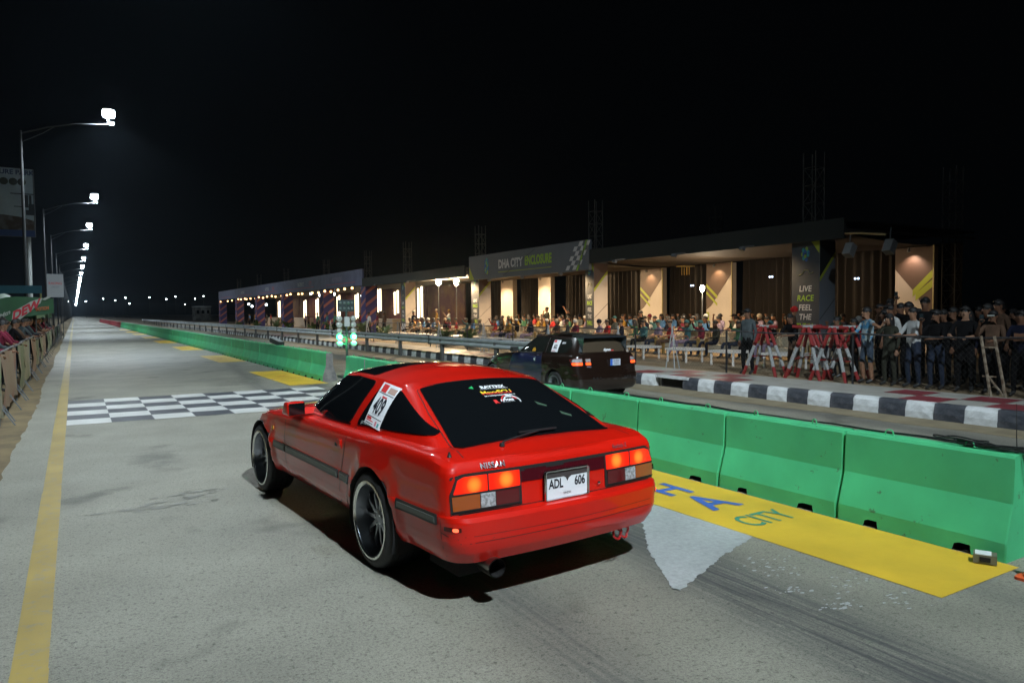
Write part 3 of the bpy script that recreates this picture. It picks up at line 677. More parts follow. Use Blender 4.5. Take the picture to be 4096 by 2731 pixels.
def sheet_obj(name,poly,z,m,**k):
    mb=MB(); mb.sheet(poly,z); return mb.build(name,m,**k)
def rect(x0,y0,x1,y1): return [(x0,y0),(x1,y0),(x1,y1),(x0,y1)]
struct(sheet_obj('ground',rect(-700,-120,900,1800),-.02,GROUNDM))
# dirt shoulder on the left with an uneven edge against the concrete
rng=random.Random(3)
ys=[-30+i*.25 for i in range(300)]+[45+i*6 for i in range(60)]
edge=[(-.66+.03*math.sin(y*.5)+rng.uniform(-.022,.022),y) for y in ys]
struct(sheet_obj('road',rect(-.9,-60,10.95,1200),0,ROAD))
mb=MB(); mb.v=[];
mb.add([(-9,y,.004) for y in ys]+[(x,y,.004) for x,y in edge],[(i,len(ys)+i,len(ys)+i+1,i+1) for i in range(len(ys)-1)]); struct(mb.build('dirt_shoulder',DIRT,fix=False))
mb=MB(); ys2=[-5+i*1.1 for i in range(60)]+[62+i*8 for i in range(30)]
mb.add([(10.15+rng.uniform(-.12,.12),y,.004) for y in ys2]+[(10.95,y,.004) for y in ys2],[(i,len(ys2)+i,len(ys2)+i+1,i+1) for i in range(len(ys2)-1)]); struct(mb.build('sand_strip',SAND,fix=False))
# crack-like edge between slab and dirt is left to geometry; expansion joints of the concrete slabs
JT=mat('joint_filler',(.07,.07,.065),.9)
mb=MB()
for k in range(30): mb.sheet(rect(-.7,24+k*9.0,5.1,24.035+k*9.0),.004)

struct(mb.build('road_joint',JT))
line=MB(); 
for k in range(120):
    y0=-20+k*4; 
    line.sheet([(-.305+rng.uniform(-.006,.006),y0),(-.15+rng.uniform(-.004,.004),y0),(-.15,y0+4),(-.305,y0+4)],.004)
struct(line.build('yellow_edge_line',YEL))
# chequered start line: painted cells
sl=thing_part('start_line',None); sl['kind']='structure'
for m,nm,par in ((PW,'white_cell',0),(PK,'black_cell',1)):
    me=None
    for i in range(8):
        for j in range(6):
            if (i+j)%2!=par: continue
            x0=-.145+i*.6; x1=min(x0+.6,4.9); y0=12.77+j*.605-.125*(x0+.145)/1.2*.5
            q=MB(); q.sheet([(x0,y0),(x1,y0-.03),(x1,y0+.575),(x0,y0+.605)],.004); q.build(nm,m,sl)
# yellow patches by the barrier with lettering
def patch(y0,y1,texts,seed):
    p=thing_part('yellow_marking',None); p['kind']='structure'
    q=MB(); q.sheet([(4.21,y0),(5.12,y0),(5.12,y1),(4.21,y1)],.004); q.build('yellow_ground_paint',YELB,p)
    for t,yy,sz,m,kw in texts: text_plane('lettering',t,sz,m,(4.655,yy,.008),(1,0,0),(0,1,0),p,**kw)
patch(2.2,6.9,[('A',4.36,.60,PBL,dict(sx=.85,bold=.012)),('H',4.88,.56,PBL,dict(sx=.85,bold=.012)),('D',5.42,.56,PBL,dict(sx=.85,bold=.012)),('CITY',3.80,.37,PGR,dict(sx=.66,bold=.004))],1)
for k,(a,b,t) in enumerate(((7.9,12.3,'DHA'),(16.8,21.4,'RAPTORS'),(26.3,30.8,'DHA'),(36,40.5,'CITY'),(46,50.5,'DHA'),(56,60.5,'CITY'),(66,70.5,'DHA'),(76,80.5,'CITY'),(87,92,'DHA'))):
    patch(a,b,[(t,a+1.9,.22 if len(t)>4 else .4,PRD,dict(sx=.9)),('X',a+2.6,.6,PRD,dict(sx=.9))] if k<3 else [(t,a+2,.4,PRD,dict(sx=.9))],k)
TRI=worn('faded_white_paint',(.41,.43,.43),.46,26,spread=.22,under=(.25,.26,.255))
tp=[(4.205,3.54),(3.62,3.34),(3.03,3.08),(3.02,3.14),(3.35,3.72),(3.72,4.18),(4.2,5.2)]; tj=[]
for i,(a,b) in enumerate(zip(tp,tp[1:]+tp[:1])):
    n=26 if i<6 else 1
    for k in range(n): t_=k/n; j=.012 if 0<i<6 or (i==0 and k) else 0; tj.append((a[0]+(b[0]-a[0])*t_+rng.uniform(-j,j),a[1]+(b[1]-a[1])*t_+rng.uniform(-j,j)))
struct(sheet_obj('white_triangle',tj,.0045,TRI))
sm=MB()
for (cx,cy,nn,sp) in ((3.85,3.1,30,.07),(3.6,2.75,16,.05),(3.95,2.62,24,.06),(3.62,2.45,26,.05),(4.0,2.3,20,.05),(3.75,2.95,14,.05)):
  for i in range(nn):
    x0=rng.gauss(cx,sp*1.4); y0=rng.gauss(cy,sp)
    n=7; r=rng.uniform(.003,.014); a0=rng.uniform(0,3); sm.sheet([(x0+r*1.9*rng.uniform(.4,1)*math.cos(2*PI*k/n)+r*.4*math.sin(a0),y0+r*rng.uniform(.4,1)*math.sin(2*PI*k/n)) for k in range(n)],.0045+i*2e-5)
o=sm.build('paint_spatter',mat('spatter_white',(.33,.34,.34),.7)); o['kind']='stuff'
sm=MB()
for (cx,cy,sx,sy,n) in ((.55,6.9,.5,.16,26),(.9,7.2,.3,.2,16),(3.6,18.7,.7,.5,40),(3.1,19.6,.8,.3,30),(3.8,26,1,1.5,30),(.9,14.1+4,.1,.1,3)):
    for i in range(n):
        x0=rng.gauss(cx,sx*.5); y0=rng.gauss(cy,sy*.5); r=rng.uniform(.02,.07)*(1 if cy<10 else 2.2); k2=5
        sm.sheet([(x0+r*1.5*rng.uniform(.4,1)*math.cos(2*PI*k/k2),y0+r*rng.uniform(.2,.6)*math.sin(2*PI*k/k2)) for k in range(k2)],.0042+i*1e-5)
o=sm.build('ground_stain',worn('grey_stain',(.155,.152,.135),.50,24,spread=.16,under=(.21,.205,.17))); o['kind']='stuff'
# ground beyond the pavement and pavement with painted kerb stones
fp=thing_part('footpath',None); struct(fp)
q=MB(); q.box((11.75,60,.12),(1.50,116,.24)); q.build('paving_slab',PAVE,fp)
KW=mat('kerb_white_paint',(.60,.62,.63),.6,noise=(6,(.38,.39,.40),.38,.7),bump=(30,.6)); KB=mat('kerb_black_paint',(.035,.04,.052),.6,noise=(7,(.10,.10,.11),.42,.75),bump=(30,.6))
def kerb_mesh(m,seed):
    r=random.Random(seed); q=MB(); L=.215
    prof=[(-.07,0),(-.07,.10),(-.055,.20),(-.03,.243),(.02,.252),(.07,.25),(.07,0)]
    vs=[];n=len(prof)
    for y in (-L,-L*.33,L*.33,L):
        for a,b in prof: vs.append((a+r.uniform(-.006,.006),y+r.uniform(-.006,.006),b+(r.uniform(-.005,.004) if b>.1 else 0)))
    fs=[(j*n+i,j*n+i+1,(j+1)*n+i+1,(j+1)*n+i) for j in range(3) for i in range(n-1)]+[tuple(range(n)),tuple(3*n+i for i in range(n-1,-1,-1))]
    q.add(vs,fs); return q.mesh('kerb_stone',m)
kms=[[kerb_mesh(m,s) for s in range(4)] for m in (KW,KB)]
for k in range(262):
    y=3.25+k*.43+.215
    if 10.9<y<11.75: continue
    o=link('kerb_stone',kms[k%2][rng.randrange(4)],fp,(10.92+rng.uniform(-.006,.006),y,0))
q=MB()
q.box((10.94,11.3,.225),(.18,.92,.05)); q.build('drain_lintel',KW,fp)
q=MB(); q.box((11.0,11.3,.1),(.06,.9,.2)); q.build('drain_hole',GAP,fp)
MAR=worn('maroon_paint',(.20,.035,.045),.34,12,under=(.3,.28,.25))
dm=MB()
for (y0,n) in ((3.4,6),(9.8,5),(20,6),(32,6),(46,6)):
    for i in range(n):
        for j in range(2):
            if (i+j)%2: continue
            a=11.03+j*.66; b=y0+i*.62; dm.sheet([(a,b),(a+.66,b+.02),(a+.66,b+.64),(a,b+.62)],.2445)
struct(dm.build('maroon_squares',MAR))
struct(sheet_obj('enclosure_ground',rect(12.5,-20,60,140),.2,mat('tan_compacted_earth',(.26,.19,.11),.9,noise=(1.5,(.17,.125,.075),.3,.7),bump=(15,.5))))
# ------------------------------------------------------------------ concrete barriers
GRN=worn('green_barrier_paint',(.07,.52,.22),.355,8,under=(.07,.20,.09),spread=.02,rough=.55); REDB=mat('red_barrier_paint',(.50,.045,.06),.55,noise=(2.5,(.38,.035,.05),.35,.7)); CON=mat('bare_concrete',(.22,.215,.20),.8,noise=(9,(.12,.12,.12),.35,.7),bump=(30,.5))
def barrier_mesh(paint,seed,end=False):
    r=random.Random(seed); L=.604
    prof=[(-.175,0),(-.172,.125),(-.092,.375),(-.080,.672),(-.068,.694),(.068,.694),(.080,.672),(.092,.375),(.172,.125),(.175,0)]
    bm=bmesh.new(); rows=[]
    S=[-L,-L+.012,-L*.72,-L*.5,-L*.25,0,L*.25,L*.5,L*.72,L-.012,L]
    for j,y in enumerate(S):
        k=.985 if j in (0,len(S)-1) else 1
        rows.append([bm.verts.new((a*k+r.uniform(-.0015,.0015),y,b*(.995 if k<1 else 1))) for a,b in prof])
    n=len(prof)
    for j in range(len(S)-1):
        for i in range(n-1): bm.faces.new((rows[j][i],rows[j][i+1],rows[j+1][i+1],rows[j+1][i]))
        bm.faces.new((rows[j][n-1],rows[j][0],rows[j+1][0],rows[j+1][n-1]))
    e0=bm.faces.new(rows[0]); e1=bm.faces.new(rows[-1][::-1])
    bmesh.ops.recalc_face_normals(bm,faces=bm.faces)
    me=bpy.data.meshes.new('barrier_body'); 
    me.materials.append(paint); me.materials.append(GAP)
    bm.faces.ensure_lookup_table()
    if end: me.materials.append(CON); [setattr(f,'material_index',2) for f in bm.faces if abs(f.normal.y)>.9 and len(f.verts)>8]
    bm.to_mesh(me); bm.free()
    cut=MB()
    for yy in (-.33,.33):
        w0=.075+r.uniform(-.015,.02); h=.055+r.uniform(-.012,.012); pl=[(yy-w0,-.05),(yy+w0,-.05),(yy+w0,.0),(yy+w0*.8,h*.8),(yy+.02,h),(yy-w0*.8,h)]
        cut.prism(pl,-.4,.4,'x')
    return boolean_cut(me,cut,GAP)
bmesh_g=[barrier_mesh(GRN,s) for s in range(4)]; bm_end=barrier_mesh(GRN,9,True); bm_red=[barrier_mesh(REDB,s) for s in range(2)]
def loop_mesh(m):
    q=MB(); q.tube([(0,-.028,-.02),(0,-.028,.02),(0,-.02,.038),(0,0,.045),(0,.02,.038),(0,.028,.02),(0,.028,-.02)],.005,6); return q.mesh('lifting_loop',m)
lm=loop_mesh(GRN); lmr=loop_mesh(REDB)
near_l=['green concrete barrier nearest the camera, with a tangle of black cable on its top','second green concrete barrier from the right edge, beside the painted word CITY','third green barrier from the right edge, beside the blue painted letters','green barrier just right of the red coupe rear corner','green barrier showing behind the red coupe tail lamp','green barrier seen over the red coupe hatch, below the dark hatchback bumper','green barrier in front of the dark hatchback rear wheel','green barrier behind the red coupe roof, under the dark hatchback sill','green barrier hidden mostly behind the red coupe roof edge','green barrier behind the front of the black roof panels','green barrier at the gap end, left end of the near row']
for k in range(11):
    y=2.27+1.235*k+.617
    t=thing('concrete_barrier',near_l[k],'barrier',(5.315+rng.uniform(-.01,.01),y,0),rng.uniform(-.004,.004),'green barriers of the near row')
    link('barrier_body',bmesh_g[k%4] if k<10 else bm_end,t)
    for yy in (-.31,.31): link('lifting_loop',lm,t,(0,yy+rng.uniform(-.03,.03),.694),(0,0,rng.uniform(-.5,.5)))
N2=73
for k in range(N2+74):
    y=17.33+1.235*k+.617; red=k>=N2
    x=5.315
    lab='green barrier at the gap end of the far row, its bare grey concrete end showing' if k==0 else ('second green barrier of the far row counted from the gap' if k==1 else ('third green barrier of the far row counted from the gap' if k==2 else ('green concrete barrier in the long row running on from the gap' if not red else 'red concrete barrier far down the road beyond the green ones')))
    t=thing('concrete_barrier',lab,'barrier',(x+rng.uniform(-.012,.012),y,0),rng.uniform(-.006,.006),'green barriers of the far row' if not red else 'red barriers far down the road')
    link('barrier_body',bm_end if k==0 else (bm_red[k%2] if red else bmesh_g[k%4]),t)
    if k<14:
        for yy in (-.31,.31): link('lifting_loop',lm,t,(0,yy,.694))
# cables on top of the near row
CAB=mat('black_cable',(.012,.014,.014),.5)
for j in range(2):
    q=MB(); pts=[]
    for i in range(90):
        y=2.05+i*.15; pts.append((5.36+.02*math.sin(y*2.1+j*2)+.012*math.sin(y*5+j),y,.704+.006*j+.003*math.sin(y*9)))
    q.tube(pts,.006,5); tag(q.build('cable',CAB),('thin black cable lying along the tops of the near green barriers' if j else 'second black cable, on the right of the first one, along the near barrier tops'),'cable')
q=MB()
for j in range(7):
    cx,cy=5.34+rng.uniform(-.03,.03),2.55+rng.uniform(-.22,.12); r1,r2=rng.uniform(.03,.06),rng.uniform(.10,.24)
    q.tube([(cx+r1*math.cos(2*PI*k/18+j),cy+r2*math.sin(2*PI*k/18),.706+.006*j+.006*math.sin(k+j)) for k in range(18)],.0055,5,closed=True)
q.box((5.34,2.62,.712),(.06,.05,.025)); tag(q.build('cable_tangle',CAB),'tangled coil of black cable heaped on the nearest green barrier','cable')
q=MB(); q.tube([(5.36,2.33,.70),(5.362,2.335,.80),(5.366,2.34,1.02)],[.004,.003,.0015],6); q.lathe([(0,.03),(.012,.028),(.014,0)],10,0,'z',(5.36,2.33,.694)); tag(q.build('aerial',CAB),'thin black whip aerial standing on the nearest green barrier','aerial')
# timing box on the ground and cone
t=thing('timing_box','small metal box with a white lid on the yellow paint by the barrier foot','box',(5.03,2.36,.008),.45)
q=MB(); q.box((0,0,.03),(.10,.13,.055)); q.build('box_body',mat('grey_case',(.12,.12,.08),.4),t); q=MB(); q.box((-.005,.01,.061),(.085,.09,.006)); q.build('lid',mat('white_lid',(.65,.68,.7),.4),t)
q=MB(); q.box((-.052,.0,.03),(.006,.06,.03)); q.build('sensor_window',GAP,t); q=MB(); q.tube([(.05,0,.03),(.10,-.03,.008),(.16,.02,.006),(.18,.12,.006)],.004,6); q.build('lead',CAB,t)
t=thing('traffic_cone','dark traffic cone with an orange base at the right edge by the barrier end','cone',(4.98,2.03,0))
q=MB(); q.prism(smooth_poly([(-.10,-.10),(.10,-.10),(.10,.10),(-.10,.10)],.03),0,.018); q.lathe([(.085,.018),(.08,.03),(.0,.03)],20); q.build('cone_base',mat('orange_plastic',(.60,.08,.02),.45),t)
q=MB(); q.lathe([(.062,.03),(.018,.26),(.0,.265)],20); q.build('cone_body',mat('dark_cone',(.02,.025,.02),.5),t)
# box lying on the far row
t=thing('speaker_box','dark box tilted on top of the far row of green barriers','box',(5.32,22.7,.70),.35)
q=MB(); q.box((0,0,.09),(.16,.55,.14),rot=Matrix.Rotation(.25,3,'X')); q.build('case',mat('dark_case',(.03,.035,.035),.4),t); q=MB(); q.box((0,.02,.168),(.165,.5,.012),rot=Matrix.Rotation(.25,3,'X')); q.build('pale_top',mat('pale_case_top',(.35,.37,.36),.4),t)
# ------------------------------------------------------------------ guard rail
GAL=mat('galvanised_steel',(.42,.46,.48),.42,.35,noise=(4,(.30,.33,.35),.3,.7)); GALD=mat('dark_steel_post',(.10,.10,.10),.5,.3)
t=thing('guard_rail','long galvanised W-beam guard rail between the right lane and the striped kerb','guard rail',(10.62,0,0))
def wbeam(L):
    q=MB(); prof=[(0,.83),(-.05,.80),(-.05,.755),(0,.715),(0,.685),(-.05,.645),(-.05,.60),(0,.57)]; n=len(prof)
    vs=[(a,y,b) for y in (0,L) for a,b in prof]+[(a+.006,y,b) for y in (0,L) for a,b in prof]
    fs=[(i,i+1,n+i+1,n+i) for i in range(n-1)]+[(2*n+i,3*n+i,3*n+i+1,2*n+i+1) for i in range(n-1)]
    q.add(vs,fs); return q.mesh('rail_beam',GAL,fix=False)
wb=wbeam(3.72); q=MB(); q.box((.05,0,.40),(.10,.13,.84)); q.box((-.0,0,.70),(.06,.12,.22)); pm=q.mesh('post',GALD)
q=MB(); q.box((-.01,0,.70),(.10,.05,.31)); jm=q.mesh('beam_joint',mat('dark_strap',(.03,.035,.035),.5))
for k in range(36):
    y=14.75+3.68*k
    link('rail_beam',wb,t,(0 if k%2 else .004,y,0)); link('post',pm,t,(0,y+.02,0))
    if k in (2,5,8): link('beam_joint',jm,t,(-.0,y+.9,0))
# ================================================================== STREET LAMPS
POLE=mat('galvanised_pole',(.05,.054,.057),.6,.0)
LAMPF=mat('lit_lamp_face',(.9,.95,1),.3,emit=(.80,.92,1),es=160)
LAMPF2=mat('lit_small_lamp',(.9,.95,1),.3,emit=(.80,.93,1),es=40)
HOUS=mat('lamp_housing',(.10,.11,.12),.5)
def lamp_meshes():
    POLE=mat('dark_lamp_pole',(.022,.024,.026),.7)
    p=MB(); p.tube([(-2.1,0,0),(-2.1,0,4),(-2.1,0,11.3)],[.11,.09,.06],10); p.box((-2.1,0,.15),(.34,.34,.3))
    a=MB(); a.tube([(-2.1,0,11.15),(-.9,0,11.62),(.4,0,11.95),(1.9,0,12.1)],[.04,.035,.032,.03],8); a.tube([(-2.1,0,10.7),(-1.1,0,11.3),(-.5,0,11.74)],.02,6)
    R=Matrix.Rotation(math.radians(28),3,'X')
    h=MB(); h.box((1.95,.06,12.72),(.46,.10,.34),0,R); h.box((2.05,0,12.2),(.34,.5,.07)); h.tube([(1.9,0,12.1),(1.92,.03,12.5)],.03,6)
    f=MB(); f.prism(smooth_poly([(-.29,-.23),(.29,-.23),(.29,.23),(-.29,.23)],.13),-.004,.004,'y'); 
    f.v=[tuple(R@Vector(v)+Vector((1.95,.0,12.70))) for v in f.v]
    g=MB(); g.prism(smooth_poly([(-.13,-.2),(.13,-.2),(.13,.2),(-.13,.2)],.05),-.004,.004,'z'); g.v=[(v[0]+2.07,v[1],v[2]+12.158) for v in g.v]
    return p.mesh('pole',POLE),a.mesh('arm',POLE),h.mesh('lamp_housing',HOUS),f.mesh('flood_lens',LAMPF),g.mesh('small_lens',LAMPF2)
LM=lamp_meshes()
lamps=[45.7,78,103,133,163,190,220,250,280,311,342,374,406,440,475,512,552,595,640,690,745,805,870,940]
order=['nearest lit street lamp, highest in the picture, on a curved arm beside the billboard','second lit street lamp along the road, above the small white sign','third lit street lamp along the road','fourth lit street lamp along the road','fifth lit street lamp along the road','sixth lit street lamp along the road']
def street_lamp(y,label,group='street lamps along the left side of the road',energy=3600,target=None,x=0):
    t=thing('street_lamp',label,'street lamp',(x,y,0),0,group)
    for n,me in zip(('pole','arm','lamp_housing','flood_lens','small_lens'),LM): link(n,me,t)
    l=add_light('lamp_light','SPOT',(2.0,-.15,12.5),energy,COLD,size=.28,angle=140,blend=.5)
    l.parent=t; l.rotation_euler=(math.radians(4),0,0)
    if target: l.rotation_euler=(Vector(target)-Vector((x+2,y-.15,12.5))).to_track_quat('-Z','Y').to_euler()
    return t,l
for i,y in enumerate(lamps):
    street_lamp(y,order[i] if i<6 else 'street lamp in the far line of lamps running to the horizon',energy=7500 if i<8 else 5500)
# the lamp of the same row that lights the foreground from behind the camera
t,l=street_lamp(-5.0,'lit street lamp of the same row standing behind the camera',energy=33500,target=(3.8,10.4,0)); l.data.spot_size=math.radians(76); l.data.spot_blend=1
t,l=street_lamp(18.5,'lit street lamp of the same row just above the picture frame',energy=5200); l.data.spot_size=math.radians(128); l.data.spot_blend=1
# faraway lights
FL=mat('distant_lamp',(1,1,1),.3,emit=(.82,.93,1),es=30)
q=MB(); q.tube([(0,0,0),(0,0,.9)],.35,6,0); 
dist=[((6.3,9.8),'tiny distant lamp right of the lamp row, lowest left'),((15.4,11.4),'second tiny distant lamp right of the lamp row'),((21.8,10.3),'third tiny distant lamp from the left on the horizon'),((27.2,12),'fourth tiny distant lamp from the left on the horizon'),((29.3,8.5),'tiny distant lamp just below the fourth one on the horizon'),((40.4,12.2),'tiny distant lamp in the middle of the horizon gap'),((49.9,11.2),'tiny distant lamp right of the middle of the horizon gap'),((55.2,12.8),'higher tiny distant lamp right of the middle of the horizon gap'),((66.6,11.5),'tiny distant lamp above the dark low building'),((71.6,13.2),'rightmost tiny distant lamp by the blue fascia'),((60.6,7.9),'lowest tiny distant lamp above the dark low building'),((-2.5,9.8),'tiny distant lamp left of the lamp row')]
for (x,z),lab in dist:
    t=thing('distant_lamp',lab,'lamp',(x,500,0),0,'distant lamps on the horizon')
    q=MB(); q.tube([(0,0,0),(0,0,z)],[.14,.09],6); q.build('mast',POLE,t); q=MB(); q.ball((0,-.2,z),.30,10,0,(1,.5,.75)); q.build('lamp_head',FL,t)
t=thing('low_building','pale low flat-roofed building far beyond the guard rail, left of the blue fascia','building',(0,0,0))
q=MB(); q.box((28.1,200,1.8),(3.7,5,3.4)); q.build('wall',mat('dim_wall',(.22,.23,.22),.8,noise=(1,(.1,.1,.1),.4,.6)),t); q=MB(); q.box((28.1,200,3.56),(4.0,5.4,.14)); q.build('roof',mat('pale_roof',(.5,.55,.55),.6),t)
for i in range(3): q=MB(); q.box((26.9+i*1.2,197.45,2.2),(.6,.08,.8)); q.build('window',GLASS,t)
add_light('lamp_light','POINT',(27,196,6),60,COLD,size=.2)  # unseen light added to brighten the low building, no lamp stands here
# ================================================================== LEFT SIDE
BB=mat('billboard_sheet',(.42,.52,.58),.5,noise=(.5,(.28,.36,.42),.35,.7))
t=thing('billboard','tall roadside billboard on a single post with a dim sky and building picture','billboard',(0,86,0),0)
q=MB(); q.box((-6.4,0,12.75),(6.8,.25,6.65),0); q.build('board_frame',HOUS,t)
q=MB(); q.box((-6.4,-.14,12.9),(6.6,.03,6.3)); q.build('picture',BB,t)
q=MB(); q.box((-6.4,-.17,9.75),(6.7,.04,.62)); q.build('blue_strip',mat('blue_band',(.03,.07,.22),.5),t)
q=MB(); q.add([(-9.7,-.165,10.0),(-3.1,-.165,10.0),(-3.1,-.165,11.0),(-4.2,-.165,11.35),(-5.5,-.165,11.5),(-9.7,-.165,11.8)],[(0,1,2,3,4,5)]); q.build('picture_ground',mat('brown_print',(.07,.045,.025),.6,noise=(1.5,(.14,.13,.12),.45,.6)),t,fix=False)
for k,(x0,z0,w0,h0) in enumerate(((-4.0,13.6,1.9,.10),(-3.7,12.9,.35,1.2),(-3.35,12.9,.2,1.2),(-4.0,12.35,1.4,.08),(-3.25,12.1,.5,1.1),(-3.6,11.8,.3,.5))): 
    q=MB(); q.box((x0,-.175,z0),(w0,.02,h0)); q.build('picture_frame',mat('dark_print',(.03,.035,.045),.6),t)
for x0 in (-5.45,-4.7,-4.0): q=MB(); q.ball((x0,-.17,14.75),.36,12,0,(1,.05,1)); q.build('badge',mat('olive_print',(.035,.045,.03),.6),t)
text_plane('lettering','ADVENTURE PARK',.62,mat('navy_print',(.04,.07,.16),.6),(-5.6,-.19,15.65),(1,0,0),(0,0,1),t,bold=.02)
q=MB(); q.tube([(-3.62,.4,0),(-3.62,.4,9.6)],.19,12); q.build('post',mat('pale_post',(.36,.38,.38),.5),t)
t=thing('small_hoarding','small white hoarding with faint red and grey lettering beyond the tents','sign',(-1.06,60,0))
q=MB(); q.box((0,0,3.75),(.98,.08,1.62)); q.build('panel',mat('hoarding_white',(.33,.35,.37),.6),t)
for s in(-.4,.4): q=MB(); q.box((s,.06,1.5),(.05,.05,3)); q.build('leg',POLE,t)
text_plane('lettering','RACING',.25,REDP,(0,-.05,3.9),(1,0,0),(0,0,1),t,sx=.85); text_plane('lettering','CIRCUIT',.16,mat('grey_letters',(.16,.16,.18),.6),(0,-.05,3.65),(1,0,0),(0,0,1),t,sx=.8)
# green tents
TG=mat('green_tent_fabric',(.015,.10,.03),.6,noise=(1.4,(.01,.06,.02),.35,.7)); TW=mat('white_tent_fabric',(.40,.45,.44),.6)
def tent(name,label,x0,x1,y0,y1,ze,zp,m,texts=()):
    t=thing(name,label,'tent',(0,0,0)); q=MB(); cx,cy=(x0+x1)/2,(y0+y1)/2; N=7
    def P(u,v):
        x=x0+(x1-x0)*u; y=y0+(y1-y0)*v; d=max(abs(u-.5),abs(v-.5))*2
        return (x,y,zp+(ze-zp)*d**.8-.05*math.sin(u*PI*4)*math.sin(v*PI*3))
    vs=[P(i/N,j/N) for i in range(N+1) for j in range(N+1)]; q.add(vs,[(i*(N+1)+j,(i+1)*(N+1)+j,(i+1)*(N+1)+j+1,i*(N+1)+j+1) for i in range(N) for j in range(N)],0,True)
    q.build('roof_cloth',m,t,fix=False)
    q=MB()
    for a,b in (((x0,y0),(x1,y0)),((x1,y0),(x1,y1)),((x0,y1),(x1,y1)),((x0,y0),(x0,y1))):
        n=14; vs=[]
        for i in range(n+1):
            u=i/n; x=a[0]+(b[0]-a[0])*u; y=a[1]+(b[1]-a[1])*u; w=.02*math.sin(i*1.7); vs+=[(x+w,y+w,ze),(x+w*1.5,y+w*1.5,ze-.42-.04*math.sin(i*2.2))]
        q.add(vs,[(2*i,2*i+1,2*i+3,2*i+2) for i in range(n)],0,True)
    q.build('valance',m,t,fix=False)
    for x in(x0,x1):
        for y in(y0,y1): q=MB(); q.tube([(x,y,0),(x,y,ze)],.025,6); q.build('leg',POLE,t)
    for tx,sz,mm,o,ax,ay,kw in texts: text_plane('lettering',tx,sz,mm,o,ax,ay,t,**kw)
    return t
E1=Vector((.0,1,0))
# sloping roof face towards the road carries the lettering
pl=tent('green_tent','green canopy tent with red and white drink lettering over the left crowd',-3.9,-1.15,30.5,40,2.0,2.65,TG)
q=MB(); n=12; vs=[]
for i in range(n+1):
    u=i/n; x=-3.9+3.3*u; w=.05*math.sin(u*17); vs+=[(x,30.0+w,1.62+.55*(1-abs(u-.62)*1.0)+.28*u+.02*math.sin(u*9)),(x,30.0-w,.92+.88*u+.05*math.sin(u*11))]
q.add(vs,[(2*i,2*i+1,2*i+3,2*i+2) for i in range(n)],0,True); q.build('front_banner',TG,pl,fix=False)
yb=29.93
q=MB(); q.add([(-1.84,yb,1.42),(-1.60,yb,1.52),(-.98,yb,2.10),(-.92,yb,2.28),(-1.25,yb,2.16),(-1.78,yb,1.80)],[(0,1,2,3,4,5)]); q.build('white_flash',mat('white_tent_print',(.34,.38,.33),.6),pl,fix=False)
sl_=Vector((.86,0,.50)).normalized()
text_plane('lettering','DEW',.42,mat('red_tent_print',(.45,.015,.03),.6),(-1.40,yb-.03,1.86),sl_,Vector((.10,0,1)),pl,bold=.02,sx=.95)
text_plane('lettering','Mtn',.22,mat('white_tent_print',(.3,.33,.3),.6),(-2.0,yb-.03,1.72),sl_,Vector((.1,0,1)),pl,bold=.006)
text_plane('lettering','MOTION',.16,mat('orange_tent_print',(.45,.12,.03),.6),(-.93,yb-.03,1.90),Vector((.985,0,.16)),Vector((0,0,1)),pl,bold=.006,sx=.6)
q=MB(); q.add([(-.95,yb-.02,2.22),(-.75,yb-.02,2.34),(-.62,yb-.02,2.33),(-.84,yb-.02,2.20)],[(0,1,2,3)]); q.build('white_flash',M['white_tent_print'],pl,fix=False)
tent('pale_tent','small pale green tent roof at the left frame edge',-6.5,-4.2,27,30,2.1,2.6,TW)
tent('green_tent','second smaller green canopy tent further along the left crowd',-3.6,-1.15,44,52,1.95,2.5,TG)
t=thing('blue_canopy','long dark blue canopy strip behind the green tent','canopy',(0,45,0)); q=MB(); q.box((-4.9,0,3.02),(7,.12,.40)); q.build('fascia',mat('teal_blue_cloth',(.03,.14,.22),.7),t)
for x in (-8,-1.45): q=MB(); q.box((x,0,1.5),(.08,.08,3.2)); q.build('post',mat('yellowish_post',(.35,.30,.10),.6),t)
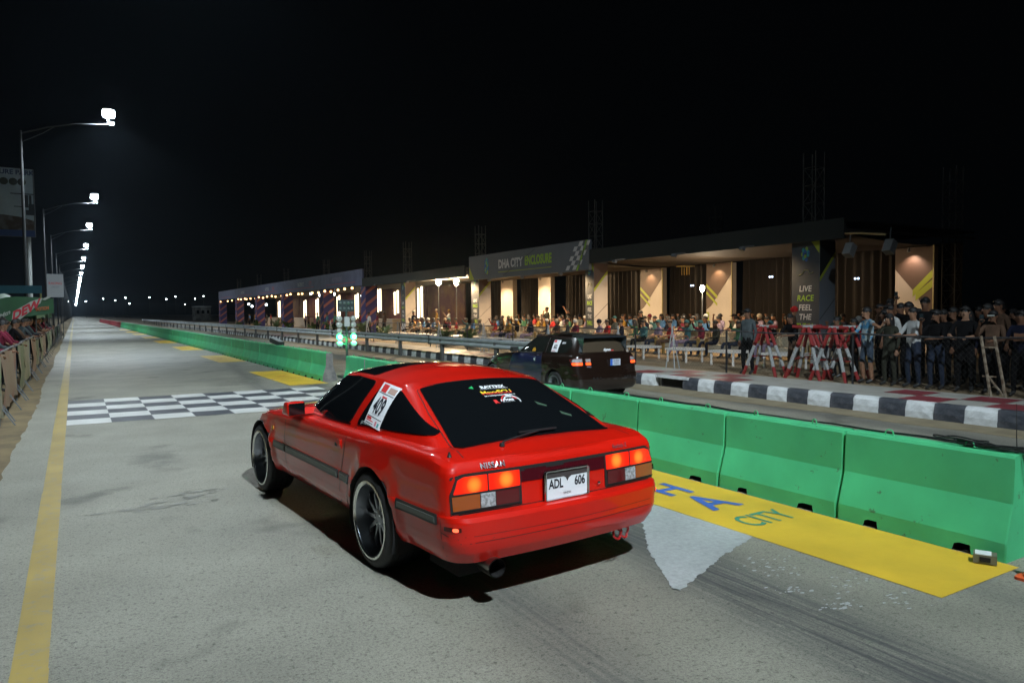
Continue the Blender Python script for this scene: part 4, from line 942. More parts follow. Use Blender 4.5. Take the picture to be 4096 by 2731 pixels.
# barricade panels leaning along the dirt shoulder
FAB=[mat('banner_white_green',(.13,.15,.12),.7,noise=(2,(.05,.10,.045),.42,.62)),mat('banner_cream',(.12,.10,.075),.7,noise=(2,(.12,.05,.04),.45,.66)),mat('banner_green',(.03,.08,.04),.7,noise=(2,(.12,.125,.11),.45,.66))]
segs=[(10.4,13.3),(13.7,17.0),(17.05,19.0),(19.1,22.0),(22.2,24.6),(24.8,27.5),(27.7,30.2),(30.4,34),(34.4,38),(38.5,43),(43.5,49),(50,56),(57,64),(66,76)]
pd=['nearest banner-covered barricade panel at the left frame edge','pale green and white barricade banner just before the tent','narrow cream barricade banner beside the pale green one','cream and pink barricade banner under the green tent']
for k,(a,b) in enumerate(segs):
    x=-.97-.03*(k%2); zt=1.08 if k<5 else .95
    t=thing('crowd_barricade',pd[k] if k<4 else 'banner-covered crowd barricade further along the left shoulder','barricade',(x,(a+b)/2,0),0,'barricades in front of the left crowd'); L=b-a
    q=MB(); n=10; vs=[]
    for i in range(n+1):
        y=-L/2+L*i/n; vs+=[(.03*math.sin(i*1.3),y,zt-.03*abs(math.sin(i*.8))),(.04*math.sin(i*1.1+1)+.02,y,.56),(.02*math.sin(i*2.1),y,.14+.03*math.sin(i))]
    q.add(vs,[(3*i+j,3*i+j+1,3*i+j+4,3*i+j+3) for i in range(n) for j in range(2)],0,True); q.build('banner',FAB[k%3],t,fix=False)
    q=MB(); q.tube([(-.03,-L/2,zt),(-.03,L/2,zt)],.02,6); q.build('rail',HOUS,t)
    for i in range(max(2,int(L/1.0))): 
        y=-L/2+.05+(L-.1)*i/max(1,int(L/1.0)-1); q=MB(); q.bar((-.04,y,0),(-.04,y,zt),.03); q.bar((.16,y,0),(-.04,y,.35),.02); q.build('post',HOUS,t)
# ================================================================== START LIGHT TREE
t=thing('start_light_tree','drag race start light tree with two glowing green lamps in the barrier gap','light',(5.97,18,0))
q=MB(); q.tube([(0,0,0),(0,0,1.95)],.03,8); q.box((0,0,.03),(.4,.4,.06)); q.build('pole',mat('dark_green_metal',(.03,.06,.05),.5),t)
q=MB(); q.box((0,-.04,1.44),(.13,.05,.25)); q.build('name_plate',mat('plate_pale',(.45,.5,.48),.5),t)
for i in range(2):
    for j in range(4):
        q=MB(); q.ball(((-.155,-.055,.055,.155)[j],-.03,1.92-.14*i),.04,10,0,(1,.5,1)); q.build('small_lamp',mat('unlit_stage_lamp',(.10,.14,.13),.2,coat=1),t)
q=MB(); q.box((0,0,1.85),(.44,.05,.30)); q.build('stage_board',mat('dark_board',(.02,.035,.035),.5),t)
LENS=mat('unlit_round_lens',(.42,.46,.42),.25,coat=.5); GL=mat('lit_green_lens',(.1,.9,.3),.3,emit=(.03,1,.22),es=4); HOT=mat('green_lamp_core',(.6,1,.8),.3,emit=(.6,1,.78),es=16)
for s in (-1,1):
    for i,z in enumerate((1.52,1.36,1.20,1.05,.87)):
        q=MB(); q.lathe([(0,-.045),(.045,-.04),(.072,-.02),(.078,.02),(.06,.05),(0,.055)],18,0,'y',(s*.185,0,z)); 
        if i==3:
            o=q.build('green_lamp',GL,t); q=MB(); q.lathe([(0,-.058),(.03,-.055),(.042,-.046)],16,0,'y',(s*.185,0,z)); q.build('lamp_core',HOT,o)
        else: q.build('round_lamp',LENS,t)
        q=MB(); q.box((s*.09,.02,z),(.14,.02,.025)); q.build('bracket',HOUS,t)
for s in(-1,1):
    l=add_light('green_light','SPOT',(s*.185,-.14,1.05),42,(.05,1,.30),size=.05,angle=92,blend=.8); l.parent=t; l.rotation_euler=(math.radians(62),0,math.radians(-14))
# ================================================================== FENCE ON THE PAVEMENT
WIRE=mat('dull_wire',(.045,.045,.04),.7); BARM=mat('black_rail',(.02,.02,.022),.5); WHP=mat('white_painted_steel',(.30,.31,.31),.6); RDP=mat('red_painted_steel',(.22,.010,.010),.6)
t=thing('chain_link_fence','low chain link fence with a black top rail along the back of the pavement','fence',(12.62,0,0))
fy=[2.5,5.2,8.3,11.4,14.5,17.6,20.7,24,27.3,30.6,33.9,37.2]
for a,b in zip(fy,fy[1:]):
    q=MB(); pts=[(0,a+(b-a)*i/8,1.19-.035*math.sin(PI*i/8)) for i in range(9)]; q.tube(pts,.018,6); q.build('top_rail',BARM,t)
    q=MB(); s=.085; n=int((b-a)/s)
    for i in range(n):
        y0=a+i*s
        for d in (1,-1):
            # zig-zag wire running up
            z=.26; y=y0; k=0; pts=[]
            while z<1.16:
                pts.append((.002*d,y0+(s/2 if k%2 else 0)*d,z)); z+=s*.55; k+=1
            q.tube(pts,.0015,3,0,caps=False)
    o=q.build('wire_mesh',WIRE,t,fix=False); o['kind']='stuff'
for y in fy:
    q=MB(); q.bar((0,y,.2),(0,y,1.2),.03); q.build('post',BARM,t)
for k,y in enumerate((15.05,13.0,18.4,22.5,26.2,30.5,34.5,40.5)):
    t=thing('tripod_prop','thin white metal prop frame bracing the fence, %s'%('just left of the guard' if k==1 else ('beside the dark hatchback spoiler' if k==0 else 'further up behind the guard rail')),'prop',(12.5,y,.2),.2,'white fence props')
    q=MB(); q.tube([(-.14,-.16,0),(0,0,1.05)],.014,6); q.tube([(.16,-.1,0),(0,.03,1.05)],.014,6); q.build('leg',WHP,t); q=MB(); q.tube([(0,.2,0),(.0,0,1.05)],.014,6); q.build('leg',WHP,t); q=MB(); q.tube([(-.06,-.07,.6),(.07,-.04,.6)],.01,6); q.build('rung',WHP,t)
t=thing('ladder_frame','narrow rust-stained ladder-like steel frame leaning on the fence at the right','frame',(12.52,5.85,.2),0)
q=MB(); q.bar((.05,.17,1.0),(-.02,-.03,0),.03); q.build('rail',mat('rusty_pale_steel',(.28,.23,.17),.7,noise=(14,(.12,.08,.05),.4,.6)),t); q=MB(); q.bar((.05,-.03,1.0),(-.02,-.25,0),.03); q.build('rail',M['rusty_pale_steel'],t)
for z in (.82,.35): q=MB(); q.bar((.04,.13,z),(.04,-.07,z),.024); q.build('rung',M['rusty_pale_steel'],t)
q=MB(); q.bar((.03,.04,.35),(-.01,-.22,.05),.022); q.build('brace',M['rusty_pale_steel'],t)
# red and white trestle barriers
# trestles
def trestle_meshes():
    out=[]
    for sx in (-1,1):
        for sy in (-1,1):
            q=MB(); a=Vector((sx*.06,sy*.04,1.08)); b=Vector((sx*.20,sy*.42,0))
            for lo,hi,mi in ((0,.38,0),(.38,.80,1),(.80,1,0)): q.tube([a.lerp(b,lo),a.lerp(b,hi)],.036,8,mi)
            out.append(('leg',q.mesh('leg',[RDP,WHP])))
    q=MB()
    for lo,hi,mi in ((-.30,-.12,0),(-.12,.12,1),(.12,.30,0)): q.tube([(0,lo,1.08),(0,hi,1.08)],.032,8,mi)
    out.append(('top_bar',q.mesh('top_bar',[RDP,WHP])))
    q=MB(); q.bar((-.13,-.28,.42),(.13,-.28,.42),.02); q.bar((-.13,.28,.42),(.13,.28,.42),.02); q.bar((.13,-.28,.42),(.13,.28,.42),.02); out.append(('brace',q.mesh('brace',RDP)))
    return out
TM=trestle_meshes()
for k,(x,y,r,lab) in enumerate(((13.0,10.65,.05,'red and white trestle barrier furthest left, right of the guard'),(13.5,9.95,.5,'red and white trestle barrier behind, below the banner column'),(13.0,9.55,.0,'middle red and white trestle barrier of the row at the fence'),(13.7,9.1,.7,'red and white trestle barrier turned sideways behind the middle ones'),(13.0,8.95,-.05,'red and white trestle barrier next to the man in the patterned blue shirt'),(14.2,10.3,-.4,'red and white trestle barrier at the back of the group'))):
    t=thing('trestle_barrier',lab,'barrier',(x,y,.2),r,'red and white trestle barriers')
    for n,me in TM: link(n,me,t)
# ================================================================== ENCLOSURE
DKB_=mat('dark_banner_cloth',(.055,.062,.075),.6,noise=(2,(.035,.04,.05),.3,.7)); PALEP=mat('pale_panel',(.55,.49,.44),.6,noise=(1,(.46,.41,.37),.3,.7)); BRN=mat('brown_panel',(.10,.06,.045),.6); LIME=mat('lime_stripe',(.34,.40,.03),.6)
CURT=mat('brown_curtain',(.007,.004,.0025),.9); ROOFC=mat('dark_roof_cloth',(.008,.012,.012),.8); TRUSS=mat('truss_steel',(.08,.08,.08),.5,.5)
LEDM=mat('lit_tube',(1,.9,.75),.4,emit=(1,.78,.48),es=3); WHT=mat('white_letters',(.55,.56,.58),.6); GRL=mat('lime_letters',(.30,.50,.03),.6)
def curtain(y0,y1,x,z0,z1,name,label,m=CURT,amp=.07,per=.34,axis='y'):
    q=MB(); n=int(abs(y1-y0)/per*6); vs=[]
    for i in range(n+1):
        y=y0+(y1-y0)*i/n; d=amp*math.sin(y*2*PI/per)*(.7+.3*math.sin(y*3.1)); dd=amp*1.5*math.sin(y*2*PI/per+.4)
        if axis=='y': vs+=[(x+d,y,z1),(x+d*1.2,y+.03*math.sin(y*9),(z0+z1)/2),(x+dd,y,z0)]
        else: vs+=[(y,x+d,z1),(y+.03*math.sin(y*9),x+d*1.2,(z0+z1)/2),(y,x+dd,z0)]
    q.add(vs,[(3*i+j,3*i+j+1,3*i+j+4,3*i+j+3) for i in range(n) for j in range(2)],0,True)
    return tag(q.build(name,m,fix=False),label,'curtain','dark curtains at the back of the enclosure')
XB=24.3
bayl=[(12.2,21.0,'widest brown curtain behind the banner column, right bay'),(22.6,25.4,'narrow brown curtain between the two striped pillars'),(27.1,33.9,'brown curtain behind the seated crowd left of the striped pillars'),(36.2,38.9,'brown curtain between the two plain lit pillars'),(40.6,49,'brown curtain behind the two blinding floodlights')]
for a,b,l in bayl: curtain(a,b,XB,.2,3.75,'curtain',l)
t=thing('pale_post','narrow pale lit post just right of the LIVE RACE banner column','post',(21,14.7,.2)); q=MB(); q.box((.1,0,1.7),(.2,.26,3.4)); q.build('panel',PALEP,t); q=MB(); q.box((-.01,-.13,1.7),(.03,.03,3.4)); q.build('edge_trim',mat('cream_trim',(.5,.42,.2),.6),t)
# back pillars with spotlights on them
def back_pillar(y0,y1,label,dark=False,e=34,striped=True,far=False):
    yc=(y0+y1)/2; w=y1-y0; x=XB-.55
    t=thing('display_pillar',label,'pillar',(x,yc,.2),0,'tall printed pillars at the back of the enclosure')
    q=MB(); q.box((.15,0,1.72),(.30,w,3.45)); q.build('panel',PALEP,t)
    xf=-.005
    if striped:
        q=MB(); q.add([(xf,w/2,3.44),(xf,-w/2,3.44),(xf,-w/2,2.95),(xf,w/2-.28,1.62),(xf,w/2,1.45)] if not dark else [(xf,w/2,3.44),(xf,-w/2,3.44),(xf,-w/2,1.0),(xf,-.02,2.0),(xf,w/2,2.75)],[(0,1,2,3,4)]); q.build('brown_field',BRN,t,fix=False)
        for d,wd,m in ((0,.10,LIME),(.32,.08,LIME)):
            q=MB(); xs=-.012
            q.add([(xs,w/2,2.6-d),(xs,w/2,2.6-d-wd*1.5),(xs,w*.05,2.02-d*1.0-wd),(xs,w*.05,2.02-d*1.0+wd*.5)],[(0,1,2,3)]) if not dark else q.add([(xs,-w/2,2.7-d),(xs,-w/2,2.45-d),(xs,.02-d*.3,1.82-d*.4),(xs,.02-d*.3,2.05-d*.4)],[(0,1,2,3)])
            q.build('lime_stripe',m,t,fix=False)
        q=MB(); q.add([(-.012,w/2,1.35),(-.012,w/2-.16,1.35),(-.012,w/2-.16,.2),(-.012,w/2,.2)],[(0,1,2,3)]); q.build('lime_stripe',LIME,t,fix=False)
        q=MB(); q.box((.0,-w/2-.02,1.75),(.04,.04,3.5)); q.build('edge_trim',mat('cream_trim',(.5,.42,.2),.6),t)
    q=MB(); q.tube([(-.05,0,3.52),(-.28,0,3.42)],.02,6); q.lathe([(.05,-.08),(.04,.04),(0,.05)],12,0,'z',(-.30,0,3.36)); q.build('spotlight',HOUS,t)
    l=add_light('spot_light','SPOT',(-.30,0,3.28) if not far else (-2.0,0,3.1),e,WARM if not dark else (1,.74,.55),size=.03,angle=110,blend=.8); l.parent=t; l.rotation_euler=(0,math.radians(-22 if not far else -52),0)
    if far: l.data.spot_size=math.radians(75)
    return t
back_pillar(12.85,14.1,'brown pillar with lime chevron and a small spotlight, far right above the standing crowd',True,e=40)
back_pillar(21.2,22.6,'pillar with brown field and lime stripes right of the bright lamp stand',e=40)
back_pillar(25.4,26.9,'pillar with lime stripes left of the bright lamp stand',e=40)
back_pillar(34.7,36.0,'plain bright pillar under the right half of the enclosure sign',e=520,striped=False,far=True)
back_pillar(38.9,40.4,'bright pillar with faint lime edge under the left half of the enclosure sign',e=620,striped=False,far=True)
# front columns: banner faces the road, pale face turned to the right
def text_col(t,y0,y1):
    yc=(y0+y1)/2; w=y1-y0
    for i,(s,m) in enumerate((('LIVE',WHT),('RACE',GRL),('FEEL',WHT),('THE',WHT),('THRILL',GRL))):
        text_plane('lettering',s,.235,m,(-.012,0,2.05-.27*i-.02),(0,-1,0),(0,0,1),t,bold=.004,sx=.95*min(1,w/.9)*(.85 if len(s)>5 else 1),shear=.12)
    emb=MB(); rr=random.Random(5)
    cols=[mat('emblem_blue',(.03,.10,.35),.5),mat('emblem_teal',(.03,.28,.30),.5),mat('emblem_lime',(.25,.40,.05),.5)]
    for k in range(11):
        a=k/11*2*PI; r0=.14*w/.9; emb.ball((-.012,-r0*.8*math.cos(a)*rr.uniform(.5,1),3.05+r0*math.sin(a)*rr.uniform(.6,1)-(.05 if k%2 else 0)),.055*w/.9,6,k%3,(.12,1,1.2))
    emb.build('emblem',cols,t)
    q=MB(); q.tube([(-.014,.22*w/.9,2.42),(-.014,.1,2.47),(-.014,.02,2.58),(-.014,-.1,2.56),(-.014,-.14,2.46),(-.014,-.26*w/.9,2.50)],.010,5); q.build('skyline_mark',mat('thin_gold_print',(.3,.28,.12),.5),t)
def front_column(y0,y1,label,xw=.70,side=PALEP,banner=True,x=18):
    w=y1-y0; t=thing('banner_column',label,'column',(x,(y0+y1)/2,.2),0,'banner columns along the front of the enclosure')
    q=MB(); q.box((xw/2,0,1.72),(xw,w-.02,3.45)); q.build('core',HOUS,t)
    q=MB(); q.box((-.003,0,1.72),(.012,w,3.45)); q.build('banner_face',DKB_,t)
    q=MB(); q.box((xw/2,-w/2,1.68),(xw,.02,3.38)); q.build('side_panel',side,t)
    if banner:
        text_col(t,y0,y1)
        q=MB(); q.add([(-.012,-w/2,3.42),(-.012,-w/2+.30,3.42),(-.012,-w/2,3.02)],[(0,1,2)]); q.build('lime_corner',LIME,t,fix=False)
        q=MB(); q.add([(.0,-w/2-.012,2.35),(.0,-w/2-.012,2.22),(xw,-w/2-.012,2.98),(xw,-w/2-.012,3.10)],[(0,1,2,3)]); q.build('lime_stripe',LIME,t,fix=False)
        q=MB(); q.add([(0,-w/2-.0115,3.37),(0,-w/2-.0115,2.35),(xw,-w/2-.0115,3.10),(xw,-w/2-.0115,3.37)],[(0,1,2,3)]); q.build('side_field',BRN if side is PALEP else ROOFC,t,fix=False)
        for z in (.9,1.5): q=MB(); q.bar((0,-w/2-.014,z-.35),(xw,-w/2-.014,z+.25),.012); q.build('guy_rope',BARM,t)
        q=MB()
        for i in range(4):
            for j in range(3):
                if (i+j)%2==0: q.add([(-.013,-w/2+w*i/4,.12+.2*j),(-.013,-w/2+w*(i+1)/4,.17+.2*j),(-.013,-w/2+w*(i+1)/4,.37+.2*j),(-.013,-w/2+w*i/4,.32+.2*j)],[(0,1,2,3)])
        q.build('chequer_print',WHT,t,fix=False)
    return t
front_column(12.88,13.79,'dark banner column reading LIVE RACE FEEL THE THRILL with a grey side',side=mat('grey_side_panel',(.16,.18,.21),.6))
front_column(23.2,23.75,'dark banner column with pale side at the right end of the enclosure sign')
front_column(32.87,33.7,'dark banner column with pale side at the left end of the enclosure sign')
front_column(42.6,43.3,'dark banner column with pale side left of the blinding floodlights')
# enclosure sign
t=thing('enclosure_sign','grey fascia sign reading DHA CITY ENCLOSURE with a chequered corner','sign',(17.9,28.45,0))
q=MB(); q.box((0,0,3.92),(.16,10.3,1.22)); q.build('board',mat('grey_sign_face',(.11,.125,.15),.55,noise=(1.3,(.10,.11,.13),.3,.7)),t)
xs=-.086
text_plane('lettering','DHA CITY',.56,WHT,(xs,.98,3.94),(0,-1,0),(0,0,1),t,bold=.025,sx=.86)
text_plane('lettering','ENCLOSURE',.56,GRL,(xs,-1.42,3.96),(0,-1,0),(0,0,1),t,bold=.025,sx=.70)
q=MB(); q.box((xs,-.2,3.58),(.006,4.6,.03)); q.build('underline',LIME,t)
q=MB()
for i in range(6):
    for j in range(4):
        if (i+j)%2==0:
            z0=3.36+i*.19; y0=-3.55-j*.24-(i*.13); q.add([(xs,y0,z0),(xs,y0-.24,z0),(xs,y0-.24-.13,z0+.19),(xs,y0-.13,z0+.19)],[(0,1,2,3)])
q.build('chequer_print',WHT,t,fix=False)
q=MB(); q.add([(xs,-4.3,3.32),(xs,-4.42,3.32),(xs,-5.12,4.52),(xs,-4.98,4.52)],[(0,1,2,3)]); q.build('lime_stripe',GRL,t,fix=False)
q=MB(); q.add([(xs,5.1,3.32),(xs,4.6,3.32),(xs,5.1,4.0)],[(0,1,2)]); q.build('lime_corner',LIME,t,fix=False)
emb=MB(); rr=random.Random(8)
for k in range(16):
    a=k/16*2*PI; emb.ball((xs,3.25+.27*math.cos(a)*rr.uniform(.3,1),3.98+.36*math.sin(a)*rr.uniform(.4,1)),.11,6,k%3,(.06,1,1.3))
emb.build('emblem',[M['emblem_blue'],M['emblem_teal'],M['emblem_lime']],t)
q=MB(); q.bar((-.10,-1.2,4.45),(-.10,1.6,3.4),.015); q.build('slack_cord',BARM,t)
# roof canopy in three parts
def canopy(name,label,y0,y1,zf,zr,xf=17.9,xr=24.5,fas=.45,m=ROOFC,sag=.12):
    t=thing(name,label,'canopy',(0,0,0)); q=MB(); nx,ny=10,max(6,int((y1-y0)*1.2)); vs=[]
    for i in range(nx+1):
        for j in range(ny+1):
            u=i/nx; v=j/ny; vs.append((xf+(xr-xf)*u,y0+(y1-y0)*v,zf+(zr-zf)*u-sag*math.sin(PI*u)-.05*math.sin(v*25+u*3)*math.sin(u*PI)))
    q.add(vs,[(i*(ny+1)+j,(i+1)*(ny+1)+j,(i+1)*(ny+1)+j+1,i*(ny+1)+j+1) for i in range(nx) for j in range(ny)],0,True); q.build('roof_cloth',mat('tan_underside',(.035,.022,.012),.8),t,fix=False)
    q=MB(); q.box((xf-.06,(y0+y1)/2,zf+fas/2-.05),(.10,y1-y0,fas+.10)); q.build('fascia',m,t)
    q=MB(); q.box(((xf+xr)/2,(y0+y1)/2,max(zf,zr)+.32),(xr-xf+.1,y1-y0,.05)); q.build('roof_top',ROOFC,t)
    for k in range(int((y1-y0)/5)+1): q=MB(); q.bar((xf,y0+k*5,zf+.12),(xr,y0+k*5,zr+.12),.08); q.build('beam',TRUSS,t)
    return t
canopy('roof_canopy','dark cloth roof over the right bays of the enclosure, lit warm underneath',12.0,23.2,3.66,3.72)
canopy('roof_canopy','dark roof behind the enclosure sign',23.3,34,3.6,3.7,xf=18.1)
canopy('roof_canopy','dark roof over the bay with the two blinding floodlights',34.1,50,3.62,3.72,fas=.5)
q=MB(); q.tube([(17.85,12,3.68),(17.6,11.4,3.62),(17.4,10.6,3.50)],.03,6); tag(q.build('loose_edge_rope',mat('cream_cord',(.4,.3,.15),.6)),'drooping pale roof edge cord right of the banner column','cord')
for k,(y,lab) in enumerate(((11.4,'pale loudspeaker bracket under the roof edge right of the banner column'),(10.3,'second pale loudspeaker bracket further right under the roof edge'))):
    t=thing('hung_speaker',lab,'speaker',(17.6,y+.3,3.2)); q=MB(); q.box((0,0,0),(.22,.22,.34),rot=Matrix.Rotation(.5,3,'Y')); q.build('case',mat('pale_speaker',(.20,.21,.22),.5),t); q=MB(); q.bar((0,0,.15),(.2,.1,.5),.03); q.build('bracket',HOUS,t)
# lattice towers
def tower_mesh(z0,z1,w=.42):
    L=MB(); B=MB(); h=w/2
    for sx in(-1,1):
        for sy in(-1,1): L.tube([(sx*h,sy*h,z0),(sx*h,sy*h,z1)],.022,5)
    n=int((z1-z0)/.5)
    for k in range(n+1):
        z=z0+k*.5; 
        for a,b in (((-h,-h),(h,-h)),((h,-h),(h,h)),((h,h),(-h,h)),((-h,h),(-h,-h))):
            B.tube([(*a,z),(*b,z)],.010,4,caps=False)
            if k<n: B.tube([(*a,z),(*b,z+.5)] if k%2 else [(*b,z),(*a,z+.5)],.010,4,caps=False)
    return L.mesh('leg_tubes',TRUSS),B.mesh('bracing',TRUSS)
tl,tb=tower_mesh(.2,6.15,.40)
TWR=[(18.35,13.34,'lattice tower above the LIVE RACE banner column'),(18.33,23.49,'lattice tower at the right end of the enclosure sign'),(18.35,33.29,'lattice tower at the left end of the enclosure sign'),(18.35,42.96,'lattice tower above the left bay of the enclosure'),(18.35,50.2,'lattice tower at the right end of the blue fascia'),(18.35,60.3,'second lattice tower above the blue fascia'),(18.35,73.7,'third lattice tower above the blue fascia'),(18.35,86.1,'fourth lattice tower above the blue fascia'),(18.35,98,'fifth lattice tower above the blue fascia'),(24.2,22.5,'faint lattice tower at the back above the dark roof'),(24.2,12.5,'faint lattice tower at the back right corner')]
for x,y,l in TWR:
    t=thing('lattice_tower',l,'tower',(x,y,0),0,'lattice towers of the enclosure'); link('leg_tubes',tl,t); link('bracing',tb,t)
# lamp stand with white lamp
t=thing('lamp_stand','single bright lamp on a thin stand between the striped pillars','lamp',(20,19.24,.2)); q=MB(); q.tube([(0,0,0),(0,0,2.1)],.015,6); q.build('stand',HOUS,t)
q=MB(); q.ball((0,0,2.25),.085,14,0,(1,1,1.5)); q.build('lamp_globe',mat('lit_globe',(1,.9,.8),.4,emit=(1,.84,.62),es=30),t)
l=add_light('lamp_light','POINT',(-.0,-.18,2.25),95,(1,.80,.55),size=.08); l.parent=t
t=thing('chandelier','small gold frame hanging under the roof between the striped pillars','lamp',(20.5,20.6,0)); q=MB(); q.box((0,0,3.36),(.5,.5,.03)); 
for a in (-.2,-.07,.07,.2): q.bar((0,a,3.34),(0,a,3.02),.02); q.bar((a,0,3.34),(a,0,3.05),.02)
q.build('gold_frame',mat('gold_metal',(.5,.36,.12),.3,.9),t)
# two blinding floods
for k,(y,z,lab) in enumerate(((39.8,3.47,'left one of two blinding warm floodlights on a stand'),(37.42,3.38,'right one of two blinding warm floodlights on a stand'))):
    t=thing('floodlight',lab,'floodlight',(19,y,.2),0,'blinding floodlights'); q=MB(); q.tube([(0,0,0),(0,0,z-.35)],.025,8); q.build('stand',HOUS,t)
    q=MB(); q.box((.08,.04,z-.2),(.12,.42,.34)); q.build('flood_case',HOUS,t)
    q=MB(); q.ball((0,-.02,z-.2),.22,16,0,(.6,1,.9)); q.build('flood_lens',mat('lit_flood',(1,.9,.8),.3,emit=(1,.83,.55),es=60),t)
    l=add_light('flood_light','SPOT',(-.3,-.3,z-.2),2200,(1,.70,.38),size=.15,angle=165,blend=.4); l.parent=t; l.rotation_euler=(Vector((10,20,-2))-Vector((19,y,z))).to_track_quat('-Z','Y').to_euler()
# warm floodlights added under the roof edge to light the seated crowd
FIX=mat('lit_downlight',(1,.9,.7),.4,emit=(1,.78,.45),es=4)
def added_flood(x,y,z,e,lab,col=WARM,ang=150):
    t=thing('added_floodlight',lab,'floodlight',(x,y,z),0,'added floodlights on brackets along the roof edge')
    q=MB(); q.box((-.08,0,.02),(.10,.16,.10),rot=Matrix.Rotation(.5,3,'Y')); q.build('lamp_case',HOUS,t); q=MB(); q.bar((.55,0,.14),(-.1,0,.08),.03); q.build('bracket_arm',HOUS,t)
    l=add_light('lamp_light','SPOT',(.05,0,-.10),e,col,size=.10,angle=ang,blend=.7); l.parent=t; l.rotation_euler=(Vector((19.2,y,.3))-Vector((x,y,z))).to_track_quat('-Z','Y').to_euler()
for k,(x,y,e) in enumerate(((18.9,15.0,75),(18.9,17.9,135),(19.0,21.0,140),(19,24.5,130),(19,27.5,150),(19,30.5,150),(19,33.8,150),(19.5,40.5,120),(19.5,46,130))): added_flood(17.35,y,3.46 if not 23.5<y<34 else 3.16,e*2.2,'added dark floodlight under the roof edge above the seats, %s from the right'%('first second third fourth fifth sixth seventh eighth ninth'.split()[k]))
# ================================================================== BLUE FASCIA ENCLOSURE
BLU=mat('violet_blue_fascia',(.13,.14,.24),.55,noise=(1.5,(.09,.10,.18),.3,.7)); STR=mat('navy_column_cloth',(.035,.03,.13),.6); STW=mat('salmon_stripe',(.35,.12,.10),.6)
t=thing('blue_fascia','long violet blue fascia with faint lettering over the left enclosure','sign',(17.9,0,0))
ysg=[50.1,60.3,73.7,86.1,98,110.3]
for a,b in zip(ysg,ysg[1:]): q=MB(); q.box((0,(a+b)/2,4.23),(.14,b-a-.03,1.18)); q.build('fascia_panel',BLU,t)
for yc,s,m in ((66.5,'RACEMATE',WHT),(63.4,'CITY',REDP),(80,'RAPTORS',WHT),(77.2,'DRAG',REDP),(93,'RACEMATE',WHT),(55.8,'MOTORSPORT',mat('lilac_print',(.28,.24,.36),.6))): text_plane('lettering',s,.5,m,(-.08,yc,4.25),(0,-1,0),(0,0,1),t,sx=.8)
for a,b in zip(ysg,ysg[1:]): q=MB(); q.box((-.075,(a+b)/2,3.92),(.006,(b-a)*.7,.03)); q.build('underline',REDP,t)
canopy('roof_canopy','dark roof behind the blue fascia',50.1,110,3.7,3.7,xf=18.0,fas=.3)
for k,y in enumerate(ysg):
    t=thing('striped_column','navy column with diagonal salmon stripes, %s from the right under the blue fascia'%(('first','second','third','fourth','fifth','sixth')[k]),'column',(18,y,.2),0,'striped columns under the blue fascia')
    q=MB(); q.box((.35,0,1.72),(.9,1.0,3.45)); q.build('core',STR,t)
    for s in range(4):
        z=.35+s*.85
        q=MB(); q.add([(-.105,.5,z-.22),(-.105,.5,z+.02),(-.105,-.5,z+.50),(-.105,-.5,z+.26)],[(0,1,2,3)]); q.add([(-.1,-.505,z-.2),(-.1,-.505,z+.05),(.8,-.505,z+.75),(.8,-.505,z+.5)],[(0,1,2,3)]); q.build('stripe',STW,t,fix=False)
nb=0
for a,b in zip(ysg,ysg[1:]):
    n=6 if nb<4 else 3
    for i in range(n):
        y=a+(b-a)*(i+.6+rng.uniform(-.3,.3))/n
        t=thing('fascia_bulb','round warm bulb hanging below the blue fascia','lamp',(18.0,y,3.44+rng.uniform(-.07,.09)),0,'bulbs below the blue fascia'); q=MB(); q.ball((0,0,0),.10,10); q.build('bulb',mat('lit_bulb',(1,.7,.4),.4,emit=(1,.56,.22),es=3.2),t)
    nb+=1
    add_light('bay_light','AREA',(20.5,(a+b)/2,3.4),90 if nb<5 else 25,(1,.72,.5),size=3)
# back wall, tube lights, counters
t=thing('back_wall','dark purple printed wall behind the tube lights of the left enclosure','wall',(0,0,0))
for k,(a,b) in enumerate(((44,50),(50.2,60),(60.3,73.5),(73.9,86),(86.3,98))): q=MB(); q.box((23.0,(a+b)/2,1.9),(.12,b-a,3.5)); q.build('wall_panel',mat('purple_brown_print',(.09,.035,.06),.7,noise=(1.2,(.16,.09,.06),.4,.65)),t)
tubes=[(49.0,3.55,1.3),(53.6,3.4,1.6),(57.4,3.85,1.8),(63.0,3.4,1.2),(68.3,3.35,1.3),(75.5,3.2,1.2),(80.2,3.1,1.2),(87,3.1,1.1),(89.8,3.1,1.2),(92,3.2,1.2)]
for k,(y,z1,z0) in enumerate(tubes):
    t=thing('tube_light','pair of tall glowing vertical tubes on the back wall, %s from the right'%('first second third fourth fifth sixth seventh eighth ninth tenth eleventh twelfth thirteenth fourteenth fifteenth'.split()[k]),'tube light',(22.0,y,0),0,'vertical tube lights')
    for dy,dz in ((0,0),(.62,-.12)): 
        q=MB(); q.box((0,dy,(z0+z1)/2+dz),(.08,.15,z1-z0)); q.build('tube',LEDM,t); q=MB(); q.box((.1,dy,(z0+z1)/2+dz),(.06,.24,z1-z0+.1)); q.build('backing',HOUS,t)
CRM=mat('cream_counter',(.50,.42,.32),.6)
for k,(a,b) in enumerate(((51.5,57),(63,71),(75,83),(88,95))):
    t=thing('serving_counter','long cream draped counter in front of the tube lights, %s from the right'%(('first','second','third','fourth')[k]),'counter',(21,(a+b)/2,.2)); q=MB(); q.box((0,0,.45),(.7,b-a,.9)); q.build('drape',CRM,t); q=MB(); q.box((0,0,.92),(.8,b-a+.1,.05)); q.build('counter_top',mat('counter_top',(.55,.5,.42),.4),t)
